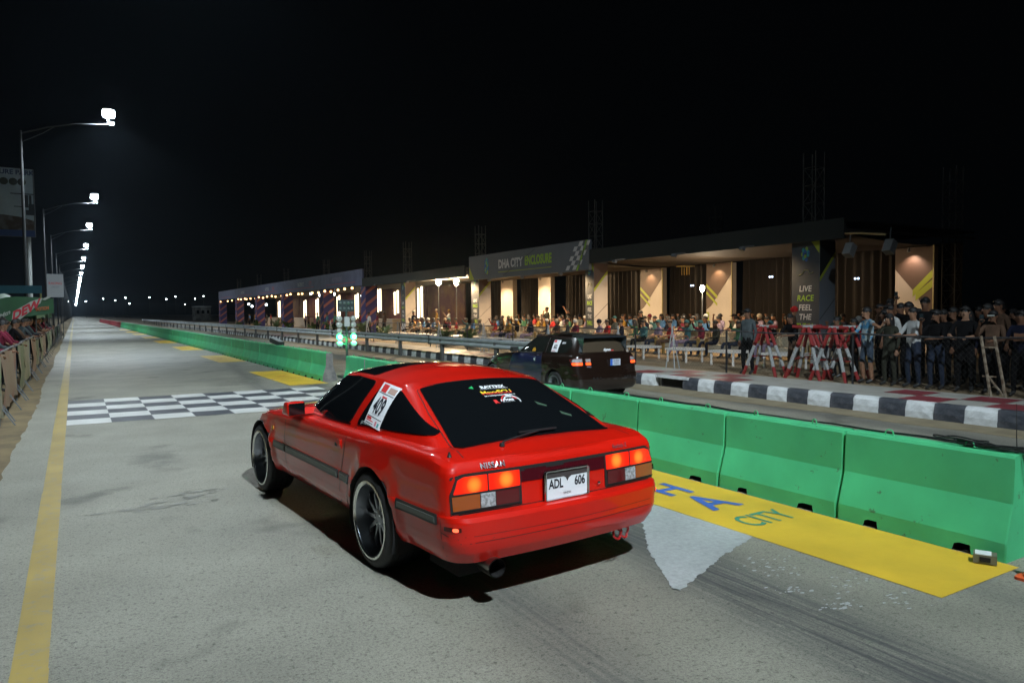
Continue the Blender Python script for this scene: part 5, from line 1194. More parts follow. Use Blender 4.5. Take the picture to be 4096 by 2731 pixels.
for k,(y,z) in enumerate(((62,3.3),(66.2,3.3),(69.2,3.55),(98,2.9),(96,2.6),(88,2.7),(54.8,3.0))):
    t=thing('white_spot','small bluish white spot lamp in the left enclosure','lamp',(19.5,y,z),0,'bluish white spots'); q=MB(); q.ball((0,0,0),.14,10); q.build('bulb',mat('lit_white_bulb',(1,1,1),.4,emit=(.8,.93,1),es=6),t)
for k,(x,y,z) in enumerate(((23.9,23.6,2.75),(23.9,19.3,2.95),(23.9,16.9,2.8),(23.9,15.6,2.72))):
    t=thing('wall_spot','tiny bluish white twin spot high on the brown curtain','lamp',(x,y,z),0,'twin spots on the brown curtains')
    for d in(-.06,.06): q=MB(); q.ball((0,d,0),.04,8); q.build('bulb',mat('tiny_white_bulb',(1,1,1),.4,emit=(.55,.72,1),es=2.2),t)
# ================================================================== FURNITURE
WTB=mat('white_table_paint',(.62,.58,.54),.5); SOFA=mat('cream_sofa_fabric',(.42,.37,.28),.85,noise=(5,(.33,.28,.20),.35,.7)); GOLDW=mat('gilded_wood',(.32,.20,.06),.45); PILW=mat('pale_cushion',(.58,.50,.36),.8,noise=(9,(.42,.34,.22),.4,.7))
def table_meshes():
    q=MB(); q.box((0,0,.36),(.72,.86,.06)); tt=q.mesh('table_top',WTB)
    q=MB(); q.lathe([(.028,0),(.035,.08),(.022,.14),(.035,.24),(.03,.33)],8); return tt,q.mesh('leg',WTB)
TT,TLG=table_meshes()
tabs=[(14.75,16.6,'white coffee table behind the dark hatchback spoiler, left of the three in front'),(14.75,14.85,'white coffee table in the middle, left of the guard'),(14.75,13.2,'white coffee table partly behind the guard'),(14.9,11.6,'white coffee table right of the guard')]+[(14.8,18.8+k*1.75,'white coffee table in the row seen over the guard rail') for k in range(11)]
for x,y,l in tabs:
    t=thing('coffee_table',l,'table',(x,y,.2),rng.uniform(-.04,.04),'white coffee tables'); link('table_top',TT,t)
    for sx in(-1,1):
        for sy in(-1,1): link('leg',TLG,t,(sx*.3,sy*.37,0))
def sofa_meshes():
    out={}
    def bev(q,name,m,r=.04):
        me=q.mesh(name,m); bm=bmesh.new(); bm.from_mesh(me); bmesh.ops.bevel(bm,geom=bm.edges[:],offset=r,segments=2,affect='EDGES'); bm.to_mesh(me); bm.free()
        for p in me.polygons: p.use_smooth=True
        me.set_sharp_from_angle(angle=math.radians(40)); return me
    q=MB(); q.box((0,0,.30),(.62,1.50,.16)); out['seat']=bev(q,'seat',SOFA)
    q=MB(); q.box((.30,0,.52),(.14,1.50,.50)); out['backrest']=bev(q,'backrest',SOFA)
    q=MB(); q.box((0,0,.36),(.62,.12,.36)); out['armrest']=bev(q,'armrest',SOFA,.03)
    q=MB(); q.box((-.31,0,.30),(.03,.13,.52)); q.ball((-.32,0,.56),.05,8); out['arm_post']=q.mesh('arm_post',GOLDW)
    q=MB(); q.box((0,0,0),(.12,.38,.34),rot=Matrix.Rotation(-.25,3,'Y')); out['cushion']=bev(q,'cushion',PILW,.05)
    q=MB(); q.lathe([(.02,0),(.03,.22)],6); out['foot']=q.mesh('foot',GOLDW); return out
SM=sofa_meshes()
def sofa(x,y,lab,group='cream gilded sofas in the enclosure',rz=0):
    t=thing('sofa',lab,'sofa',(x,y,.2),rz,group); link('seat',SM['seat'],t); link('backrest',SM['backrest'],t)
    for s in(-1,1):
        link('armrest',SM['armrest'],t,(0,s*.78,0)); link('arm_post',SM['arm_post'],t,(0,s*.78,0)); link('cushion',SM['cushion'],t,(.16,s*.48,.55))
        link('foot',SM['foot'],t,(-.25,s*.68,0)); link('foot',SM['foot'],t,(.28,s*.68,0))
    return t
fs=['cream gilded sofa behind the coffee table left of the guard','cream sofa with pale cushions behind the middle coffee table','cream sofa partly behind the guard','cream sofa right of the guard, behind the trestles']
for k,y in enumerate((16.9,15.0,13.1,11.3)): sofa(16.9,y,fs[k])
for k in range(11): sofa(16.9,18.8+k*1.85,'cream gilded sofa of the front row over the guard rail, %s from the right'%('first second third fourth fifth sixth seventh eighth ninth tenth eleventh'.split()[k]))
for r,x in enumerate((19.0,21.0)):
    for k in range(11 if r==0 else 12): sofa(x,12.6+k*1.9,'cream gilded sofa in the rows further back in the enclosure')
# potted palms
def palm(x,y,h,lab,g):
    t=thing('potted_palm',lab,'plant',(x,y,.2),0,g); q=MB(); q.lathe([(.0,0),(.13,0),(.17,.28),(.15,.28),(0,.25)],12); q.build('pot',mat('dark_pot',(.05,.04,.035),.6),t)
    r=random.Random(int(y*10)); q=MB()
    for k in range(26):
        a=r.uniform(0,2*PI); ln=h*r.uniform(.5,.95); up=r.uniform(.55,1.2); pts=[]
        for i in range(6):
            u=i/5; pts.append(Vector((math.cos(a)*ln*.55*u,math.sin(a)*ln*.55*u,.25+ln*up*u-ln*.45*u*u)))
        for i in range(5):
            p0,p1=pts[i],pts[i+1]; sd=Vector((-math.sin(a),math.cos(a),0)); w0=.10*math.sin(PI*(i+.3)/5.6)+.02
            for s in(-1,1): q.add([p0,p1,p1+sd*s*w0+Vector((0,0,-.05)),p0.lerp(p1,.4)+sd*s*w0*1.1+Vector((0,0,-.04))],[(0,1,2,3)])
    q.build('fronds',mat('palm_leaf',(.05,.10,.02),.6,noise=(5,(.10,.14,.02),.4,.6)),t,fix=False)
for k,(x,y,h) in enumerate(((14.0,28.8,1.1),(14.0,26.6,.95),(14,36,1.0),(15,42.1,1.3),(15,45.2,1.2),(15,48.5,1.25),(15,52.8,1.2),(15,60,1.1),(15,64,1.2),(15,72,1.1),(15,80,1.1))): palm(x,y,h,'potted palm in the planting behind the guard rail' if k>1 else ('bushy potted palm below the left end of the enclosure sign' if k==0 else 'potted palm right of the bushy one below the sign'),'potted palms')
# ================================================================== PEOPLE
SKINS=[mat('skin_a',(.24,.125,.075),.6,spec=.2),mat('skin_b',(.16,.08,.048),.6,spec=.2),mat('skin_c',(.30,.17,.11),.6,spec=.2)]
HAIRM=mat('black_hair',(.008,.007,.007),.6,bump=(60,.6)); SHOE=mat('dark_shoes',(.02,.02,.02),.5)
def cloth(name,c): return mat(name,c,.9,noise=(7,tuple(v*.55 for v in c),.35,.7),spec=.15)
CL={k:cloth('cloth_'+k,v) for k,v in dict(black=(.005,.005,.006),grey=(.12,.14,.15),white=(.52,.53,.52),denim=(.022,.030,.052),lightdenim=(.05,.07,.10),olive=(.035,.036,.026),navy=(.008,.010,.025),red=(.40,.03,.03),mustard=(.30,.17,.03),brown=(.10,.06,.04),lilac=(.24,.19,.27),blue=(.08,.20,.42),cream=(.42,.36,.27),maroon=(.16,.02,.04),green=(.05,.14,.08),steel=(.07,.085,.09),teal=(.05,.14,.16)).items()}
pat=mat('cloth_blue_patterned',(.30,.37,.39),.8,noise=(9,(.05,.20,.36),.47,.53)); CL['pattern']=pat
CL['smudge']=mat('cloth_white_smudged',(.36,.37,.37),.8,noise=(4,(.17,.14,.11),.55,.62))
def person_mesh(name,J,bones,R,hands,slotmap,face_dir=(0,1,0),sub=1):
    """J joints, bones as (a,b), R radii per joint (rx,ry); grown as one skin; fingers joined on"""
    names=list(J); idx={n:i for i,n in enumerate(names)}
    me=bpy.data.meshes.new(name); me.from_pydata([J[n] for n in names],[(idx[a],idx[b]) for a,b in bones],[])
    o=bpy.data.objects.new(name,me); C.objects.link(o)
    m=o.modifiers.new('s','SKIN'); m.use_smooth_shade=True; m.branch_smoothing=.3
    sv=me.skin_vertices[0].data
    for n in names:
        r=R[n]; sv[idx[n]].radius=r if isinstance(r,tuple) else (r,r)
    sv[idx['pelvis']].use_root=True
    s=o.modifiers.new('u','SUBSURF'); s.levels=sub; s.render_levels=sub
    dg=bpy.context.evaluated_depsgraph_get(); r=bpy.data.meshes.new_from_object(o.evaluated_get(dg)); bpy.data.objects.remove(o)
    q=MB(); q.v=[tuple(v.co) for v in r.vertices]; q.f=[tuple(p.vertices) for p in r.polygons]; q.m=[0]*len(q.f); q.sm=[True]*len(q.f)
    seg=[(Vector(J[a]),Vector(J[b]),slotmap.get((a,b),slotmap.get(b,0))) for a,b in bones]
    for i,f in enumerate(q.f):
        c=sum((Vector(q.v[k]) for k in f),Vector())/len(f); best=1e9
        for a,b,sl in seg:
            d=b-a; t=max(0,min(1,(c-a).dot(d)/max(d.dot(d),1e-9))); dist=(c-a-d*t).length
            if dist<best: best=dist; q.m[i]=sl
    fd=Vector(face_dir)
    # nose, ears, eyes, mouth
    H=Vector(J['head']); rt=fd.cross(Vector((0,0,1))).normalized()
    q.add([H+fd*.085+Vector((0,0,.03)),H+fd*.085+rt*.016-Vector((0,0,.02)),H+fd*.085-rt*.016-Vector((0,0,.02)),H+fd*.115-Vector((0,0,.018))],[(0,1,3),(0,3,2),(1,2,3)],0)
    for s_ in(-1,1):
        q.ball(tuple(H+rt*.075*s_+Vector((0,0,0))),.022,6,0,(.5,1,1.3))
        q.ball(tuple(H+rt*.030*s_+fd*.082+Vector((0,0,.022))),.011,5,4,(1.2,.7,.7))
    q.box(tuple(H+fd*.086-Vector((0,0,.05))),(.036,.02,.008),4)
    for hp,hd,curl in hands:
        hp=Vector(hp); hd=Vector(hd).normalized(); side=hd.cross(Vector((0,0,1)))
        if side.length<.2: side=hd.cross(Vector((0,1,0)))
        side.normalize(); dn=hd.cross(side).normalized()*(-1)
        if dn.z>0: dn=-dn
        for k in range(4):
            o1=hp+side*(k-1.5)*.019; L=(.07,.08,.075,.058)[k]; b=dn*curl
            q.tube([o1-hd*.03,o1+hd*L*.45,o1+hd*L*.8+b*L*.35,o1+hd*L*(1-.3*curl)+b*L*.8],[.010,.0095,.009,.007],5,0)
        q.tube([hp-side*.03-hd*.04,hp-side*.055,hp-side*.055+hd*.03+dn*curl*.01],[.012,.011,.008],5,0)
    mats=[SKINS[0],CL['black'],CL['denim'],SHOE,HAIRM]
    m2=q.mesh(name,mats,fix=False); bpy.data.meshes.remove(r); return m2
def stand_pose(arms='down',lean=0,turn=0,step=0):
    J=dict(pelvis=(0,0,.93),belly=(0,.015+lean*.3,1.07),chest=(0,.01+lean*.7,1.26),neck=(0,.01+lean,1.43),chin=(0,.045+lean*1.1,1.50),head=(0,.035+lean*1.15,1.575),crown=(0,.02+lean*1.15,1.655))
    for s,n in ((-1,'l'),(1,'r')):
        J['hip'+n]=(s*.095,0,.86); J['knee'+n]=(s*.105,.03+step*s,.48); J['ankle'+n]=(s*.11,-.01+step*s*.8,.09); J['toe'+n]=(s*.125,.13+step*s*.8,.035)
        J['shoulder'+n]=(s*.165,.0+lean*.9,1.375)
    hands=[]
    def arm(n,s,el,wr):
        J['elbow'+n]=el; J['wrist'+n]=wr; d=(Vector(wr)-Vector(el)).normalized(); J['palm'+n]=tuple(Vector(wr)+d*.075); hands.append((J['palm'+n],d,.6))
    for s,n in ((-1,'l'),(1,'r')):
        k=arms if isinstance(arms,str) else arms[0 if s<0 else 1]
        if k=='down': arm(n,s,(s*.23,-.02+lean*.6,1.10),(s*.235,.05+lean*.4,.86))
        elif k=='rail': arm(n,s,(s*.25,.14+lean,1.12),(s*.15,.36+lean,1.10))
        elif k=='phone': arm(n,s,(s*.24,.20+lean,1.17),(s*.10,.36+lean,1.43))
        elif k=='high': arm(n,s,(s*.24,.16+lean,1.45),(s*.10,.26+lean,1.72))
        elif k=='point': arm(n,s,(s*.42,.10+lean,1.33),(s*.66,.16+lean,1.30))
        elif k=='face': arm(n,s,(s*.20,.20+lean,1.20),(s*.05,.20+lean,1.42))
        elif k=='fold': arm(n,s,(s*.24,.08+lean,1.14),(-s*.04,.24+lean,1.16))
        elif k=='hip': arm(n,s,(s*.34,-.06+lean,1.14),(s*.20,.06+lean,.98))
    R=dict(pelvis=(.155,.115),belly=(.145,.11),chest=(.165,.12),neck=(.06,.06),chin=(.062,.068),head=(.078,.094),crown=(.062,.074))
    for n in 'lr': R.update({'hip'+n:(.088,.09),'knee'+n:(.058,.06),'ankle'+n:(.042,.045),'toe'+n:(.035,.026),'shoulder'+n:(.062,.06),'elbow'+n:(.042,.042),'wrist'+n:(.027,.025),'palm'+n:(.036,.018)})
    return J,R,hands
BON=[('pelvis','belly'),('belly','chest'),('chest','neck'),('neck','chin'),('chin','head'),('head','crown')]
for n in 'lr': BON+=[('pelvis','hip'+n),('hip'+n,'knee'+n),('knee'+n,'ankle'+n),('ankle'+n,'toe'+n),('chest','shoulder'+n),('shoulder'+n,'elbow'+n),('elbow'+n,'wrist'+n),('wrist'+n,'palm'+n)]
def SMAP(sleeve='short',legs='long'):
    m={'belly':1,'chest':1,'neck':1,'chin':0,'head':0,'crown':4,('pelvis','belly'):1}
    for n in 'lr': m.update({'hip'+n:2,'knee'+n:2,'ankle'+n:2 if legs=='long' else 0,'toe'+n:3,'shoulder'+n:1,'elbow'+n:1,'wrist'+n:0 if sleeve=='short' else 1,'palm'+n:0})
    return m
def seat_pose(v=0):
    J=dict(pelvis=(0,0,.50),belly=(0,-.02,.64),chest=(0,-.03,.83),neck=(0,-.01,1.0),chin=(0,.03,1.07),head=(0,.025,1.145),crown=(0,.01,1.225))
    hands=[]
    for s,n in ((-1,'l'),(1,'r')):
        J['hip'+n]=(s*.10,.06,.48); J['knee'+n]=(s*(.13+.04*v),.46,.50); J['ankle'+n]=(s*.12,.50+.05*v*s,.09); J['toe'+n]=(s*.13,.64+.05*v*s,.035); J['shoulder'+n]=(s*.165,-.03,.945)
        el=(s*.25,.06,.70); wr=(s*.12,.27,.66)
        if v==2 and s>0: el=(.30,.12,.98); wr=(.12,.26,1.18)
        J['elbow'+n]=el; J['wrist'+n]=wr; d=(Vector(wr)-Vector(el)).normalized(); J['palm'+n]=tuple(Vector(wr)+d*.075); hands.append((J['palm'+n],d,.5))
    return J,stand_pose()[1],hands
def hair_mesh(kind='short'):
    q=MB(); vs=[];fs=[];n=14;Rr=7; r=random.Random(4)
    for i in range(Rr+1):
        t=(.0+i/Rr*(.56 if kind!='hood' else .85))*PI
        for k in range(n):
            a=2*PI*k/n; fr=math.sin(a)
            tt=t*(1-.36*max(0,fr)) if kind!='hood' else t*(1-.25*max(0,fr))
            rr=(.098+r.uniform(-.004,.006)) if kind=='short' else .104 if kind!='cap' else .096
            x=rr*.88*math.sin(tt)*math.cos(a); y=rr*1.10*math.sin(tt)*math.sin(a); z=rr*1.02*math.cos(tt)
            if kind in('long','scarf') and i>=4 and fr<.45: z-=.05*(i-3); x*=1.05; y=y*1.05-.01
            vs.append((x,y,z+.012))
    for i in range(Rr):
        for k in range(n): fs.append((i*n+k,(i+1)*n+k,(i+1)*n+(k+1)%n,i*n+(k+1)%n))
    q.add(vs,fs,0,True)
    if kind=='cap': q.add([(-.07,.07,.035),(.07,.07,.035),(.06,.175,.015),(-.06,.175,.015),(-.07,.07,.025),(.07,.07,.025),(.06,.175,.008),(-.06,.175,.008)],[(0,1,2,3),(7,6,5,4),(3,2,6,7)])
    return q
HM={k:hair_mesh(k).mesh('hair',HAIRM,fix=False) for k in('short','long','hood','cap')}
PM={}
def pmesh(key,J,R,H,sm): 
    if key not in PM: PM[key]=(person_mesh('person_body',J,BON,R,H,sm),Vector(J['head']))
    return PM[key]
def person(x,y,z,face,label,pose,top,bottom,hair='short',sleeve='short',legs='long',skin=0,scale=.85,group=None,hairmat=None,shoe=None,lean=0,step=.04,extras=None):
    key=(str(pose),sleeve,legs,lean,step)
    if isinstance(pose,int): J,R,H=seat_pose(pose)
    else: J,R,H=stand_pose(pose,lean,0,step)
    me,hd=pmesh(key,J,R,H,SMAP(sleeve,legs))
    t=thing('person',label,'person',(x,y,z),face,group,scale)
    o=link('body',me,t)
    for i,m in enumerate((SKINS[skin],CL[top],CL[bottom],shoe or SHOE,HAIRM)):
        o.material_slots[i].link='OBJECT'; o.material_slots[i].material=m
    h=link('hair' if hair in('short','long') else ('hood' if hair=='hood' else 'cap'),HM[hair],t,tuple(hd+Vector((0,-.008,.018))))
    if hairmat: h.material_slots[0].link='OBJECT'; h.material_slots[0].material=hairmat
    if extras: extras(t,J)
    return t
def phone(t,J):
    p=Vector(J['palmr']); q=MB(); q.box(tuple(p+Vector((-.02,.02,.06))),(.075,.012,.14)); q.build('phone',mat('dark_phone',(.02,.03,.035),.2),t)
FACE=PI/2-.3   # facing -X (the road)
person(12.95,11.07,.2,FACE+.3,'guard in grey shirt, black trousers and dark cap standing at the fence','down','steel','black','cap','long',skin=1,scale=.875,shoe=SHOE)
person(13.6,10.35,.2,FACE+.2,'man with curly hair leaning behind the leftmost trestle barrier','rail','black','brown',skin=1,scale=.80,lean=.12)
person(13.15,8.34,.2,FACE-.2,'man in blue and white patterned shirt and shorts pointing to the left',('point','rail'),'pattern','lightdenim','short','short','short',skin=0,scale=.875)
person(13.1,7.86,.2,FACE+.1,'woman in long dark olive dress with her hand at her face',('down','face'),'olive','olive','long','long',skin=2,scale=.80)
person(13.1,7.41,.2,FACE-.1,'man in white hooded top with dark smudges and blue jeans',('rail','rail'),'smudge','denim','short','short',skin=0,scale=.87)
person(13.1,7.0,.2,FACE+.15,'man in black top and blue jeans filming with a phone',('rail','phone'),'black','denim','short','short',skin=1,scale=.84,extras=phone)
person(13.1,6.52,.2,FACE+.5,'man in black t-shirt with both forearms on the fence rail',('rail','rail'),'black','black','short','short',skin=2,scale=.875)
def glasses(t,J):
    H=Vector(J['head']); q=MB(); q.box(tuple(H+Vector((0,.095,.022))),(.13,.012,.030)); q.build('glasses',mat('pale_glasses',(.35,.37,.35),.2),t)
person(13.1,6.08,.2,FACE+.35,'bearded man in dark brown clothes with pale glasses raising a phone',('rail','phone'),'brown','black','short','long',skin=1,scale=.83,extras=lambda t,J:(glasses(t,J),phone(t,J)))
person(13.1,5.66,.2,FACE+.3,'man with folded arms at the right frame edge',('fold','fold'),'navy','black','short','short',skin=1,scale=.83)
gl='onlookers packed behind the front row at the fence'
person(14.0,8.01,.2,FACE,'onlooker behind holding a phone up above everyone else',('down','high'),'black','black','short','short',skin=1,scale=.93,extras=phone)
person(14.0,7.70,.2,FACE+.4,'tall dark onlooker behind, right of the raised phone','down','black','black',skin=1,scale=.98,group=gl)
person(13.9,8.31,.2,FACE,'onlooker with pale grey shoulders between the woman and the man in white','down','white','black',skin=1,scale=.90,group=gl)
for k,(x,y,sc,l) in enumerate(((13.8,9.42,.76,'onlooker behind the rightmost trestle barrier'),(13.9,9.1,.74,'onlooker behind the trestle barriers beside the patterned shirt'),(14.5,8.75,.90,'dark onlooker half hidden behind the man in the patterned shirt'),(14,7.35,.84,'dark onlooker between the man in white and the phone filmer'),(14,6.58,.90,'dark onlooker behind the bearded man with glasses'),(14.1,6.95,.83,'dark onlooker behind the man in the black t-shirt'),(14.4,8.4,.92,'dark onlooker furthest back under the brown pillar'),(14.3,6.2,.82,'dark onlooker right of the bearded man'),(13.9,5.8,.80,'dark onlooker behind the man with folded arms'))):
    person(x,y,.2,FACE+rng.uniform(-.4,.4),l,'down' if k%2 else 'fold',('black','navy','brown','black')[k%4],'black',('short','short','long')[k%3],'long',skin=1,scale=sc,group=gl)
for k in range(16):
    person(14.2+rng.uniform(0,1.6),5.2+k*.27+rng.uniform(-.12,.12),.2,FACE+rng.uniform(-.5,.5),'dark onlooker in the packed crowd behind the front row at the fence','down' if k%2 else ('rail','phone'),('black','navy','brown')[k%3],'black',('short','short','long','cap')[k%4],'long',skin=1,scale=rng.uniform(.84,.98),group=gl)
# seated crowd on the sofas
tops=['black','grey','white','navy','red','mustard','brown','lilac','blue','cream','maroon','green','olive','steel','teal','mustard','brown','black']
fl={(0,0):'seated man in lilac trousers and dark jacket on the sofa left of the guard',(0,1):'seated man in dark top leaning on the gilded armrest behind the left coffee table'}
cnt=0
for r,(xs_,ys0,n,pitch) in enumerate(((16.9,10.9,44,.66),(19.0,12.2,34,.64),(21.0,12.2,34,.64))):
    for k in range(n):
        if rng.random()<(.22 if r==0 else .06): continue
        y=ys0+k*pitch+rng.uniform(-.14,.14)
        tp=rng.choice(tops); hr=rng.choice(['short','short','short','long','hood','cap'])
        hm=None
        if hr=='hood': hm=CL[rng.choice(['cream','olive','navy','maroon','white'])]
        if hr=='cap': hm=CL[rng.choice(['white','black','green','teal'])]
        rowname=('front sofa row','middle sofa row','back sofa row')[r]
        person(xs_-.05,y,.2+.06*r,FACE+rng.uniform(-.35,.35),'seated spectator in %s top with %s in the %s'%(tp,{'short':'short dark hair','long':'long dark hair','hood':'a headscarf','cap':'a cap'}[hr],rowname),rng.choice([0,0,1,2]),tp,rng.choice(['black','denim','lilac','brown','cream','navy']),hr,rng.choice(['short','long']),skin=rng.choice([0,1,2]),scale=.90 if r==0 else .93,group='spectators in the %s'%rowname,hairmat=hm)
# a few single ones
person(17.3,13.2,.2,PI*1.2,'person with bright red headscarf standing with back turned, right of the guard','down','brown','black','hood','long',skin=0,scale=.90,hairmat=cloth('red_scarf',(.55,.03,.03)))
person(17.6,19.9,.2,FACE,'young man in black standing among the sofas before the striped pillar','down','black','black',skin=0,scale=.85)
person(20.2,29.8,.2,FACE,'photographer standing in the crowd in front of the bright pillar',('down','face'),'olive','black','cap','short',skin=0,scale=.98)
person(20.2,28.0,.2,FACE,'spectator stretching an arm up right of the photographer',('high','down'),'black','black',skin=0,scale=.92)
person(20,42.2,.2,FACE,'person with a pale cap standing under the blinding floodlights','down','mustard','brown','cap','short',skin=0,scale=.98,hairmat=CL['cream'])
person(20,40.4,.2,FACE,'person in white shirt standing right of the pale-capped one','phone','white','grey','cap','short',skin=0,scale=.95,hairmat=CL['mustard'])
person(17,39.0,.2,FACE+.6,'man in a white robe with dark waistcoat left of the floodlights','down','navy','white',skin=1,scale=.90)
for k,(x,y) in enumerate(((15.2,48.2),(15.4,50.6),(15.0,51.6),(16.5,43.6),(17.5,45),(15,41))): person(x,y,.2,FACE+rng.uniform(-.5,.5),'standing person among the palms behind the guard rail','down',('green','teal','green','maroon','brown','white')[k],'black',skin=1,scale=.88,group='people standing among the palms')
# more heads far left in front of the counters
for k in range(22):
    y=53+k*2.2+rng.uniform(-.6,.6); person(19.3+rng.uniform(-.8,.8),y,.2,FACE+rng.uniform(-.5,.5),'distant visitor in front of the cream counters','down' if k%3 else 1,rng.choice(tops),'black',skin=rng.choice([0,1]),scale=.85,group='distant visitors under the blue fascia')
# left crowd behind the banners, facing the road (+X)
for k in range(64):
    rr_=k%3; y=10.8+ (k//3)*1.15+rng.uniform(-.25,.25)+ (k//3)**1.25*.35; x=-1.50-.5*rr_+rng.uniform(-.08,.08)
    lab='spectator leaning over the banner barricades on the left'
    g='spectators leaning over the left barricades'
    if k==0: lab='nearest left spectator in a white sleeve leaning on the barricade at the frame edge'; g=None
    tp='white' if k==0 else rng.choice(['brown','black','grey','maroon','cream','navy','steel'])
    if k: lab='spectator in %s top in the %s row behind the left banner barricades'%(tp,('front','middle','back')[rr_])
    person(x,y,0,-PI/2+rng.uniform(.1,.7),lab,('rail','rail') if rr_==0 else rng.choice(['fold','down','phone']),tp,'black',rng.choice(['short','short','cap']),rng.choice(['short','long']),skin=1,scale=.93+.03*rr_,group=g,lean=.12 if rr_==0 else 0)
# ================================================================== DARK HATCHBACK
def dark_hatch():
    BR=mat('dark_brown_car_paint',(.012,.006,.004),.25,coat=1,spec=.4); NV=mat('navy_door_paint',(.006,.010,.04),.3,coat=1)
    g2=mat('hatchback_glass',(.012,.014,.012),.05,coat=.5)
    root=thing('dark_hatchback','dark brown three-door hatchback with a navy door and number 652 sticker in the far lane','car',(8.45,11.11,0),PI/2-.0097,scale=.925)
    zb=lambda x: interp(x,[(-.75,.90),(-.6,.93),(.2,.915),(1.3,.89),(1.75,.875),(2.3,.83),(2.9,.73),(3.3,.60)])
    zt=[.20,.23,.30,.45,.53,.545,.62,.70,.78,.85]
    def zf(li,x,v):
        if li<10:
            g=min(1,(zb(x)-.2)/(.87-.2)) if x>1.8 else 1
            return .2+(zt[li]-.2)*g
        if li==10: return zb(x)-.02
        if li==11: return zb(x)+.008
        return zb(x)+.008+(.05 if x>1.5 else .0)*(1-v*v)
    def W(wm): return lambda x: wm*interp(x,[(-.8,.93),(-.5,.97),(0,1),(1.2,1),(2.5,.985),(3.3,.86)])
    lv=[(-.66,3.05,W(.72),.2,.5,.04,1),(-.74,3.2,W(.79),.2,.5,.08,1),(-.79,3.25,W(.83),.2,.5,.09,1),(-.80,3.28,W(.845),.2,.5,.09,1),(-.79,3.26,W(.845),.2,.5,.09,1),(-.74,3.2,W(.845),.18,.5,.08,1),(-.725,3.15,W(.85),.18,.5,.08,1),(-.715,3.1,W(.848),.18,.5,.08,1),(-.70,3.05,W(.838),.18,.5,.08,1),(-.685,2.95,W(.822),.18,.5,.08,1),(-.67,2.9,W(.80),.18,.5,.08,1),(-.65,2.85,W(.76),.16,.5,.08,1)]
    for ys in (.7,.35,0): lv.append((-.65,2.85,W(.76),.16,.5,.08,ys))
    rows=ring_shell(lv,zf,90); cen=((0,.29),(2.57,.29)); rows=[[flare(v,cen,.012,.345) if i<9 else v for v in r] for i,r in enumerate(rows)]
    rows=refine_rows(rows,3,-.5); mb=MB(); half_to_mesh(mb,rows); me=mb.mesh('body',[BR]); clean(me)
    cut_arches(me,[(0,.30,.325),(2.57,.30,.325)])
    for cx in (0,2.57):
        for sd in(1,-1): arch_liner(root,cx,.30,.325,sd,.55,.84)
    basep=[(-.66,0,.87),(-.655,.25,.87),(-.63,.48,.87),(-.57,.63,.87),(-.42,.70,.87),(0,.735,.87),(.6,.745,.86),(1.2,.74,.85),(1.6,.72,.84),(1.78,.64,.83),(1.92,.42,.83),(2.0,.2,.83),(2.02,0,.83)]
    topp=[(-.46,0),(-.455,.2),(-.44,.36),(-.40,.46),(-.28,.52),(0,.55),(.4,.565),(.8,.56),(1.0,.54),(1.12,.50),(1.2,.34),(1.24,.18),(1.25,0)]
    ze=lambda x: interp(x,[(-.46,1.235),(-.2,1.26),(.3,1.285),(.8,1.28),(1.1,1.25),(1.25,1.225)])
    def dens(P,k=3):
        out=[]
        for i in range(len(P)-1):
            for j in range(k):
                t=j/k; p0=P[max(i-1,0)];p1=P[i];p2=P[i+1];p3=P[min(i+2,len(P)-1)]
                out.append(tuple(.5*((2*p1[c])+(-p0[c]+p2[c])*t+(2*p0[c]-5*p1[c]+4*p2[c]-p3[c])*t*t+(-p0[c]+3*p1[c]-3*p2[c]+p3[c])*t**3) for c in range(len(p1))))
        out.append(tuple(P[-1])); return out
    B=dens(basep); T=[(a,b,ze(a)+.05*(1-(b/.56)**2)) for a,b,_ in dens([(a,b,0) for a,b in topp])]
    rows=[]
    for i in range(8):
        t=i/7; rows.append([tuple(b[c]+(tt[c]-b[c])*t+(math.sin(PI*t)*.02 if (c==1 and b[1]>.6) else 0) for c in range(3)) for b,tt in zip(B,T)])
    for v in (.75,.5,.25,0): rows.append([(a,b*v,ze(a)+.05*(1-(b*v/.56)**2)) for a,b,_ in T])
    g=MB(); half_to_mesh(g,rows,closebottom=False); gm=g.mesh('g',[BR]); clean(gm,40)
    bm=bmesh.new(); bm.from_mesh(me); bm.from_mesh(gm); bm.to_mesh(me); bm.free(); me.name='body'; me.set_sharp_from_angle(angle=math.radians(32))
    link('body',me,root); S=Skin(me)
    for s in(1,-1):
        decal('door',S,[(.52,.25),(1.72,.25),(1.76,.60),(1.66,.885),(.50,.905),(.44,.6)],'y',s,.004,NV if s>0 else BR,root,.1,r=.03)['label']='navy blue door' if s>0 else 'dark brown door'
        decal('side_window',S,[(1.60,.915),(.55,.935),(.50,1.24),(.95,1.245),(1.12,1.22)],'y',s,.007,g2,root,.08,r=.03)
        decal('quarter_window',S,[(.44,.935),(-.22,.95),(-.34,1.10),(-.25,1.21),(.40,1.24)],'y',s,.004,g2,root,.08,r=.05)
        strips('window_trim',S,[[(1.66,.905),(.55,.925)],[(.47,.93),(.46,1.24)],[(1.62,.92),(1.30,1.12),(1.1,1.24)]],.022,'y',s,.008,TRIM,root)
        decal('side_skirt',S,[(.40,.205),(1.75,.215),(1.75,.26),(.40,.25)],'y',s,.012,mat('pale_skirt',(.45,.48,.46),.5),root,.15)
        o=decal('tail_lamp',S,[(s*.60,.72),(s*.80,.72),(s*.80,.84),(s*.72,.865),(s*.60,.865)],'x',-1,.006,mat('tail_housing',(.12,.02,.02),.2,coat=1),root,.05,r=.02)
